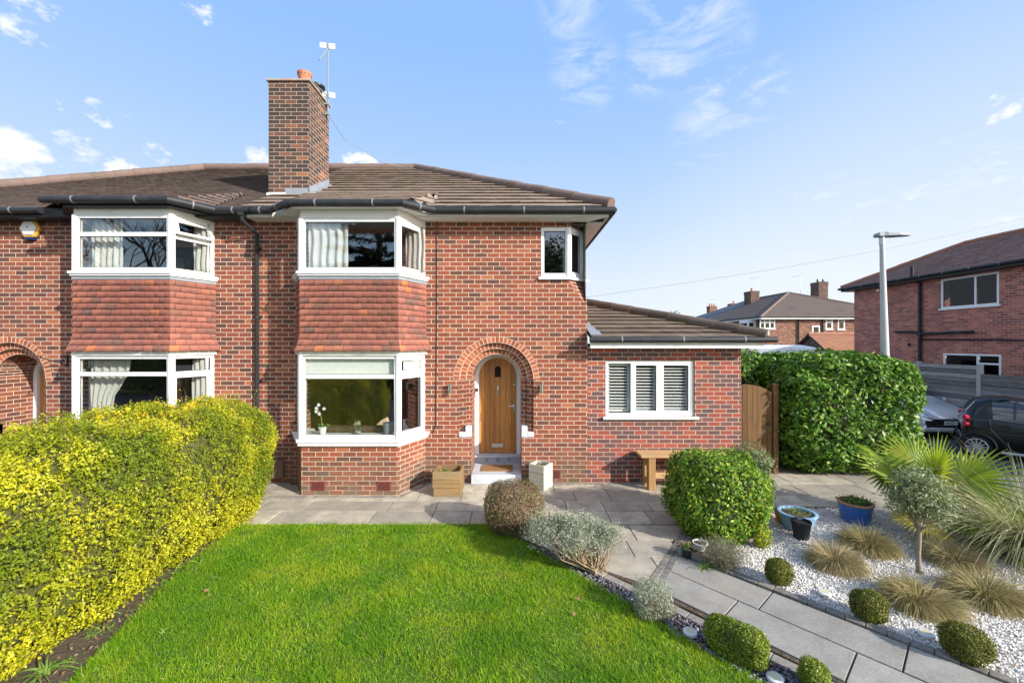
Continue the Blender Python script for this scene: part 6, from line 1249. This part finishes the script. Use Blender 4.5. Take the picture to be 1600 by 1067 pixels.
w = MB(); hole_wall(w, ff, 0, ff.L, -.3, AZ, wl); w.poly([(AX0, AY1, -.3), (AX0, AY0, -.3), (AX0, AY0, AZ), (AX0, AY1, AZ)]); w.poly([(AX1, AY0, -.3), (AX1, AY1, -.3), (AX1, AY1, AZ), (AX1, AY0, AZ)]); w.poly([(AX1, AY1, -.3), (AX0, AY1, -.3), (AX0, AY1, AZ), (AX1, AY1, AZ)]); w.build('wall', M['brick_far'], ah)
for i, (a, b, c, d) in enumerate(wl): flat_window(ah, ff, a, b, c, d, [a+(b-a)*.33, a+(b-a)*.66] if i == 0 else [], [(a, b, c+(d-c)*.62)] if i in (0, 1) else None, w=.11)
fl_ = Facet((AX0, AY1), (AX0, AY0))
for d in (42.4, 46.6, 51.5, 56):     # white two-storey bays on the street side
    y = d-7.88; a = MB(); a.prism([(AX0, y-1.1), (AX0-.6, y-.8), (AX0-.6, y+.8), (AX0, y+1.1)], 1.2, AZ-.1); o = a.build('bay', M['upvc'], ah); g_ = MB()
    for z0, z1 in ((3.3, 4.6), (1.4, 2.6)):
        g_.box(AX0-.63, AX0-.605, y-.62, y-.06, z0, z1); g_.box(AX0-.63, AX0-.605, y+.06, y+.62, z0, z1); g_.obox((AX0-.53, y-.88, z0), (.32, -.16, 0), (-.01, -.02, 0), (0, 0, z1-z0))
    g_.build('pane', M['dark'], o)
def hip_roof(x0, x1, y0, y1, z, rise, over, mat1, mat2=None, name='roof', parent=None, split=None):
    x0, x1, y0, y1 = x0-over, x1+over, y0-over, y1+over; hx = (x1-x0)/2; A = Vector((x0+hx, y0+hx, z+rise)); B = Vector((x0+hx, y1-hx, z+rise)); a = MB(); p = [Vector(q) for q in ((x0, y0, z), (x1, y0, z), (x1, y1, z), (x0, y1, z))]
    a.poly([p[0], p[1], A]); a.poly([p[2], p[3], B]); a.poly([p[1], p[2], B, A])
    if split: s0 = Vector((x0, split, z)); s1 = Vector((A.x, max(split, A.y), z+rise)); a.poly([p[0], A, s1, s0]); b = MB(); b.poly([s0, s1, B, p[3]])
    else: a.poly([p[3], p[0], A, B])
    a.poly([p[0], p[3], p[2], p[1]]); o = a.build(name, mat1, parent)
    if split: b.build('roof_slates', mat2, parent)
    e = MB(); e.tube([p[0], A], .12, 6); e.tube([p[1], A], .12, 6); e.tube([A, B], .12, 6); e.build('ridge_tiles', M['ridge'], o)
    f = MB(); f.box(x0, x1, y0-.03, y0, z-.22, z); f.box(x0-.03, x0, y0, y1, z-.22, z); f.build('fascia', M['paint'], parent); gg = MB(); gg.tube([(x0-.1, y1, z), (x0-.1, y0-.1, z), (x1, y0-.1, z)], .07, 6); gg.build('gutter', M['blackp'], parent); return o
hip_roof(AX0, AX1, AY0, AY1, AZ+.1, 3.25, .4, M['roof_far'], M['roof_slate'], 'roof', ah, 47.5-7.88+5)
chimney(ah, 30.0, 44.2, 6.2, 9.0, 1.05, 1.5, 1, 'brick_dark'); chimney(ah, 37.2, 42.5, 6.5, 9.9, 1.10, 1.4, 0, 'brick_dark')
a = MB()
for x in (1246.5, 1284.5): a.tube([(AX0+px2u(x), AY0-.1, -.2), (AX0+px2u(x), AY0-.1, 5.0)], .07, 6)
a.build('downpipe', M['blackp'], ah); aerial(30.8, 44.2, 8.6, 2.3, 'distant aerial beside the chimney that carries a clay pot'); aerial(35.3, 43.0, 8.3, 2.6, 'distant aerial beside the stout square chimney furthest right')
t = thing('birds', (37.2, 42.5, 9.9), 'two dark birds perched on the stout square chimney', 'birds')
for k, x in enumerate((36.9, 37.55)): a = MB(); a.lathe([(0, 9.95), (.08, 10.0), (.10, 10.12), (.06, 10.22), (.065, 10.28), (0, 10.34)], (x, 42.4, 0), 8); a.tube([(x+.05, 42.4, 10.05), (x+.28, 42.4, 9.97)], [.05, .02], 5); a.build('bird', M['blackt'], t)
bh = thing('brick_house', (37, 66, ROADZ), 'farthest house, a small hipped roof and two chimneys left of the white-windowed brick house', 'house'); a = MB(); a.box(33.2, 44, 64, 78, -.3, 5.4); a.build('wall', M['brick_far'], bh); hip_roof(33.2, 44, 64, 78, 5.4, 2.7, .5, M['roof_far'], parent=bh); chimney(bh, 36.2, 67.5, 6.5, 9.2, 1.3, 1.2, 3); chimney(bh, 36.4, 60.5, 5, 9.0, 1.2, 1.4, 1); aerial(37.0, 67.5, 8.4, 2.2, 'faint aerial on the farthest house')
# garage with the orange tiled roof
gh = thing('garage', (23, 20.3, ROADZ), 'low garage with an orange tiled gable roof beside the right-hand house', 'garage'); ya, ym, yb = 26.5-7.88, 28.1-7.88, 29.7-7.88; gx = 20.0; gz0, gz1 = 2.14, 3.20
a = MB(); a.box(gx+.25, gx+6, ya+.25, yb-.25, ROADZ, 2.12); a.build('wall', M['paint'], gh); a = MB(); a.extr([(gx+.20, ya+.2, 2.1), (gx+.20, yb-.2, 2.1), (gx+.20, ym, gz1-.1)], (.1, 0, 0)); a.build('gable', M['brick_dark'], gh)
an = math.atan2(gz1-gz0, ym-ya); q = tile_slope((gx, ya, gz0), (1, 0, 0), (0, math.cos(an), math.sin(an)), (ym-ya)/math.cos(an), lambda v: 0, lambda v: 6.2, .2, .14, .014); gr_ = build_tiles('roof', [q], M['roof_orange'], gh)
a = MB(); a.poly([(gx, ya, gz0-.02), (gx+6.2, ya, gz0-.02), (gx+6.2, ym, gz1-.02), (gx, ym, gz1-.02)]); a.poly([(gx, ym, gz1), (gx+6.2, ym, gz1), (gx+6.2, yb, gz0), (gx, yb, gz0)]); a.build('roof_slope', M['roof_orange'], gr_)
a = MB(); ridge_run(a, (gx, ym, gz1+.03), (gx+6.2, ym, gz1+.03), .1, .4); a.build('ridge_tiles', M['ridge_red'], gr_, smooth=True)
a = MB()
for y0, z0 in ((ya, gz0), (yb, gz0)): a.obox((gx-.03, y0, z0-.10), (.03, 0, 0), (0, ym-y0, gz1-z0), (0, 0, .13))
a.build('bargeboard', M['blackt'], gh); a = MB(); a.box(gx, gx+6.2, ya-.08, ya-.01, gz0-.1, gz0); a.build('gutter', M['blackp'], gh)
# overhead cable
p0, p1 = Vector((1.46, 6.1, 4.02)), Vector((28.8, 22-7.88, 9.66)); pa = [p0.lerp(p1, k/24)+Vector((0, 0, -.35*math.sin(math.pi*k/24))) for k in range(25)]
m = MB(); m.tube(pa, .008, 5); tag(m.build('overhead_cable', M['greypot'], None), 'thin overhead cable sloping up across the sky from the house to the right', 'cable')
p0, p1 = Vector((cx1, 1.4, 7.1)), Vector((-3.0, 4.3, 7.75)); m = MB(); m.tube([(ax, ay, 7.8), (-4.05, 2.2, 7.55), (-3.55, 3.4, 7.55), (-3.1, 4.2, 7.72)], .006, 5); tag(m.build('aerial_cable', M['greypot'], None), 'thin aerial cable hanging from the chimney mast down to the roof ridge', 'cable')
# ================================================================== trees
def conifer(x, y, h, r, lab, n=16000, rz=0):
    t = thing('conifer_tree', (x, y, ROADZ), lab, 'tree'); a = MB(); a.tube([(x, y, ROADZ), (x+.1, y, h*.5), (x, y, h)], [.32, .2, .04], 8); a.build('trunk', M['barkdark'], t); P = []; Nn = []; mb = MB(); k = 0
    for i in range(120):
        f = RNG.uniform(.14, .99); z = h*f; a_ = RNG.uniform(0, 6.283); L_ = r*(1-f)**.75*RNG.uniform(.55, 1.1)+.25; d = np.array([math.cos(a_), math.sin(a_), -.05+.25*RNG.normal()*.3]); b = np.array([x, y, z]); mb.tube([b, b+d*L_*.6+np.array([0, 0, .1]), b+d*L_], [.05, .03, .01], 4, False)
        m_ = int(n/120); s = RNG.uniform(.15, 1, m_); w = (1-s)*.9+.12; P.append(b+d*L_*s[:, None]+np.stack([RNG.normal(0, .30, m_)*w*L_*.45, RNG.normal(0, .30, m_)*w*L_*.45, RNG.normal(0, .09, m_)-.05], 1)); Nn.append(RNG.normal(0, .35, (m_, 3))+np.array([0, 0, 1]))
    mb.build('limbs', M['barkdark'], t); leaves('crown', np.concatenate(P), np.concatenate(Nn), .26, M['fir'], t, .4); return t
def bare_tree(x, y, h, lab, spread=.8, seed=1):
    t = thing('bare_tree', (x, y, ROADZ), lab, 'tree'); r_ = random.Random(seed); a = MB(); tw_ = MB()
    def grow(p, d, l, r, g):
        d = d.normalized(); q = p+d*l*.5+Vector((r_.uniform(-1, 1), r_.uniform(-1, 1), .3))*l*.05; e = q+(d+Vector((0, 0, .12)))*l*.5; (a if g < 3 else tw_).tube([p, q, e], [r, r*.85, r*.68], 7 if g < 3 else 4, False)
        if g >= 6: return
        for k in range(3 if g < 5 else 2):
            nd = d+Vector((r_.uniform(-1, 1), r_.uniform(-1, 1), r_.uniform(-.25, .6)))*spread; grow(e if k else q.lerp(e, .6), nd, l*r_.uniform(.62, .82), r*.6, g+1)
    grow(Vector((x, y, ROADZ)), Vector((0, 0, 1)), h*.28, h*.022, 0); a.build('trunk', M['barkdark'], t); tw_.build('crown', M['barkdark'], t); return t
def round_tree(x, y, h, r, lab, n=5000, mat='treeleaf', size=.22, name='tree'):
    t = thing(name, (x, y, ROADZ), lab, 'tree'); a = MB(); a.tube([(x, y, ROADZ), (x, y, h*.6)], [.25, .12], 8); a.build('trunk', M['barkdark'], t); P = []
    for i in range(16): c = np.array([x, y, h-r*1.0])+unit(RNG.normal(0, 1, 3))*r*.65; P.append(c+RNG.normal(0, .24*r, (n//16, 3)))
    leaves('crown', np.concatenate(P), RNG.normal(0, 1, (n//16*16, 3)), size, M[mat], t, .6); return t
round_tree((1056-800)/F*88, 80, 9.0, 2.2, 'small dark tree far off above the extension roof', 2600, size=.35); round_tree((1040-800)/F*95, 87, 8.2, 1.6, 'low far-off bush just left of the far dark tree', 1500, size=.35)
# trees and houses across the road, behind the camera: seen in the window reflections
conifer(-9.2, -22, 15.5, 5.6, 'dark cedar across the road, mirrored in the upstairs bay window', 30000); bare_tree(-28.5, -25, 15.0, 'bare spreading tree across the road, mirrored in the upstairs window of the left house', .85, 3); bare_tree(-36, -25, 14, 'second bare tree across the road, mirrored in the far left window', .8, 9); round_tree(3.6, -25, 11, 3.2, 'dense evergreen across the road, mirrored in the corner window', 7000)
clipped_bush('hedge', (-6, -17.5, ROADZ), (24, 1.0, 1.1), 26000, .16, M['laurel'], 'long green hedge across the road, behind the photographer', 'hedge', None, 6, .12, 1.2, .2, 0, .5, zc=1.1)
# ================================================================== camera, sun, sky
cam = bpy.data.objects.new('camera', bpy.data.cameras.new('camera')); COL.objects.link(cam); cam.location = CAM; cam.rotation_euler = (math.pi/2, 0, 0); cam.data.sensor_width = 36; cam.data.lens = F/1600*36; cam.data.shift_y = 1.5/1600; cam.data.clip_end = 3000; cam.data.clip_start = .05; SC.camera = cam
EL, AZ_ = math.radians(SUN_EL), math.radians(SUN_AZ)      # azimuth from the facade normal (towards the camera) to the right
sd = Vector((math.sin(AZ_)*math.cos(EL), -math.cos(AZ_)*math.cos(EL), math.sin(EL)))
sun = bpy.data.objects.new('sun', bpy.data.lights.new('sun', 'SUN')); COL.objects.link(sun); sun.data.energy = SUN_E; sun.data.angle = math.radians(.55); sun.data.color = (1, .93, .83); sun.rotation_euler = sd.to_track_quat('Z', 'Y').to_euler(); sun.location = (20, -20, 25)
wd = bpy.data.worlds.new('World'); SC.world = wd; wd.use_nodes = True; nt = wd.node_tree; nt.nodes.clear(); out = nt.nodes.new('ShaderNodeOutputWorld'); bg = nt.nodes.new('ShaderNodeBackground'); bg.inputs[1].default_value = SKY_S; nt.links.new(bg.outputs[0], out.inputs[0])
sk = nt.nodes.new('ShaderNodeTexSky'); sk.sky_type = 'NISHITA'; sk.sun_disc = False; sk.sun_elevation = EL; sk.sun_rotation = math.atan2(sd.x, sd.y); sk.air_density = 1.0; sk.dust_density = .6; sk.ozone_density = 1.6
tc = nt.nodes.new('ShaderNodeTexCoord'); dirv = tc.outputs['Generated']
def dirp(x, y): return Vector(((x-800)/F, 1, (535-y)/F)).normalized()
def region(c, lo, hi):
    d = N(nt, 'ShaderNodeVectorMath', operation='DOT_PRODUCT'); nt.links.new(dirv, d.inputs[0]); d.inputs[1].default_value = c; mr = N(nt, 'ShaderNodeMapRange', interpolation_type='SMOOTHSTEP'); nt.links.new(d.outputs['Value'], mr.inputs[0]); mr.inputs[1].default_value = math.cos(math.radians(lo)); mr.inputs[2].default_value = math.cos(math.radians(hi)); return mr.outputs[0]
def cl_noise(sc, detail, rough, stretch=(1, 1, 1), off=(0, 0, 0), dist=0):
    mp = N(nt, 'ShaderNodeMapping'); nt.links.new(dirv, mp.inputs[0]); mp.inputs['Scale'].default_value = stretch; mp.inputs['Location'].default_value = off; n = N(nt, 'ShaderNodeTexNoise'); n.inputs['Scale'].default_value = sc; n.inputs['Detail'].default_value = detail; n.inputs['Roughness'].default_value = rough; n.inputs['Distortion'].default_value = dist; nt.links.new(mp.outputs[0], n.inputs[0]); return n.outputs['Fac']
puff = cl_noise(30, 7, .6, (1, 1, 1.7)); cum = None
for px, py, ro, ri, g_ in ((14, 238, 3.0, .4, .95), (62, 240, 1.6, .2, .75), (125, 240, 3.0, .6, .50), (182, 270, 2.4, .3, .72), (245, 236, 2.0, .2, .42), (408, 258, 2.6, .3, .75), (565, 259, 3.0, .3, .75), (165, 185, 2.4, .3, .35), (95, 158, 1.4, .3, .35), (10, 8, 3.5, .5, .6), (310, 15, 1.6, .3, .3), (880, 190, 1.3, .2, .35), (1575, 165, 2.0, .3, .55)):
    q = math_(nt, 'MULTIPLY', region(dirp(px, py), ro, ri), g_); cum = q if cum is None else math_(nt, 'MAXIMUM', cum, q)
cmask = ramp(nt, math_(nt, 'ADD', math_(nt, 'MULTIPLY', cum, .50), math_(nt, 'SUBTRACT', math_(nt, 'MULTIPLY', puff, 1.5), .75)), [(.20, 0), (.50, .95)]); cmask = math_(nt, 'MULTIPLY', cmask, ramp(nt, cum, [(0, 0), (.22, 1)]))
wis = cl_noise(9.5, 9, .66, (1.0, 1.0, 3.0), (.3, .1, .2), .5); wr = None
for px, py, ro, ri, g_ in ((1085, 60, 7, 1, .55), (1020, 105, 4, .5, .6), (1130, 150, 4, .5, .7), (915, 115, 5, .5, .6), (900, 5, 5, .5, .5), (1050, 5, 6, .5, .6), (1500, 335, 12, 2, .7), (1180, 150, 5, .5, .5), (1100, 215, 5, .5, .45), (1340, 350, 10, 2, .6)):
    q = math_(nt, 'MULTIPLY', region(dirp(px, py), ro, ri), g_); wr = q if wr is None else math_(nt, 'MAXIMUM', wr, q)
wmask = math_(nt, 'MULTIPLY', ramp(nt, wis, [(.43, 0), (.68, .85)]), wr)
veil = math_(nt, 'MULTIPLY', region(dirp(1500, 470), 34, 4), .25)
# clouds added out of view behind the camera, overbright for fill and reflections
fill_cloud = ramp(nt, cl_noise(3.2, 7, .6, (1, 1, 2.4), (4, 2, 0)), [(.48, 0), (.66, .85)]); sp_ = N(nt, 'ShaderNodeSeparateXYZ'); nt.links.new(dirv, sp_.inputs[0]); fill_cloud = math_(nt, 'MULTIPLY', fill_cloud, ramp(nt, math_(nt, 'MULTIPLY', sp_.outputs[1], -1.0), [(0, 0), (.3, 1)]))
msk = math_(nt, 'MAXIMUM', math_(nt, 'MAXIMUM', cmask, wmask), veil)
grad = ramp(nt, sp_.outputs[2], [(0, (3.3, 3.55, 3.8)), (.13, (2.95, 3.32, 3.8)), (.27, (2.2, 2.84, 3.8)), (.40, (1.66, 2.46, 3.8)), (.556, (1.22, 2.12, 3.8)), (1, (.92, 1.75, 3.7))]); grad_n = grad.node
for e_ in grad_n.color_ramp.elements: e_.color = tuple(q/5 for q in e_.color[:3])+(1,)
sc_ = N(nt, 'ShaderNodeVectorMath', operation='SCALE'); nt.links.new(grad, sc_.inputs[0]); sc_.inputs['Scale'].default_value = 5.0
hz = ramp(nt, sp_.outputs[1], [(0, 0), (.15, 1)]); low = mixc(nt, math_(nt, 'MULTIPLY', math_(nt, 'ADD', math_(nt, 'MULTIPLY', hz, .92), .06), 1.0), sk.outputs[0], sc_.outputs[0]); base = low; nt.links.new(mixc(nt, msk, mixc(nt, fill_cloud, base, tuple(q*2.0 for q in CLOUD)), CLOUD), bg.inputs[0])
vs = SC.view_settings; vs.view_transform = 'Standard'; vs.look = 'None'; vs.gamma = 1; vs.exposure = EXPO; vs.use_curve_mapping = False
SC.cycles.max_bounces = 8; SC.cycles.transparent_max_bounces = 24; SC.cycles.diffuse_bounces = 3
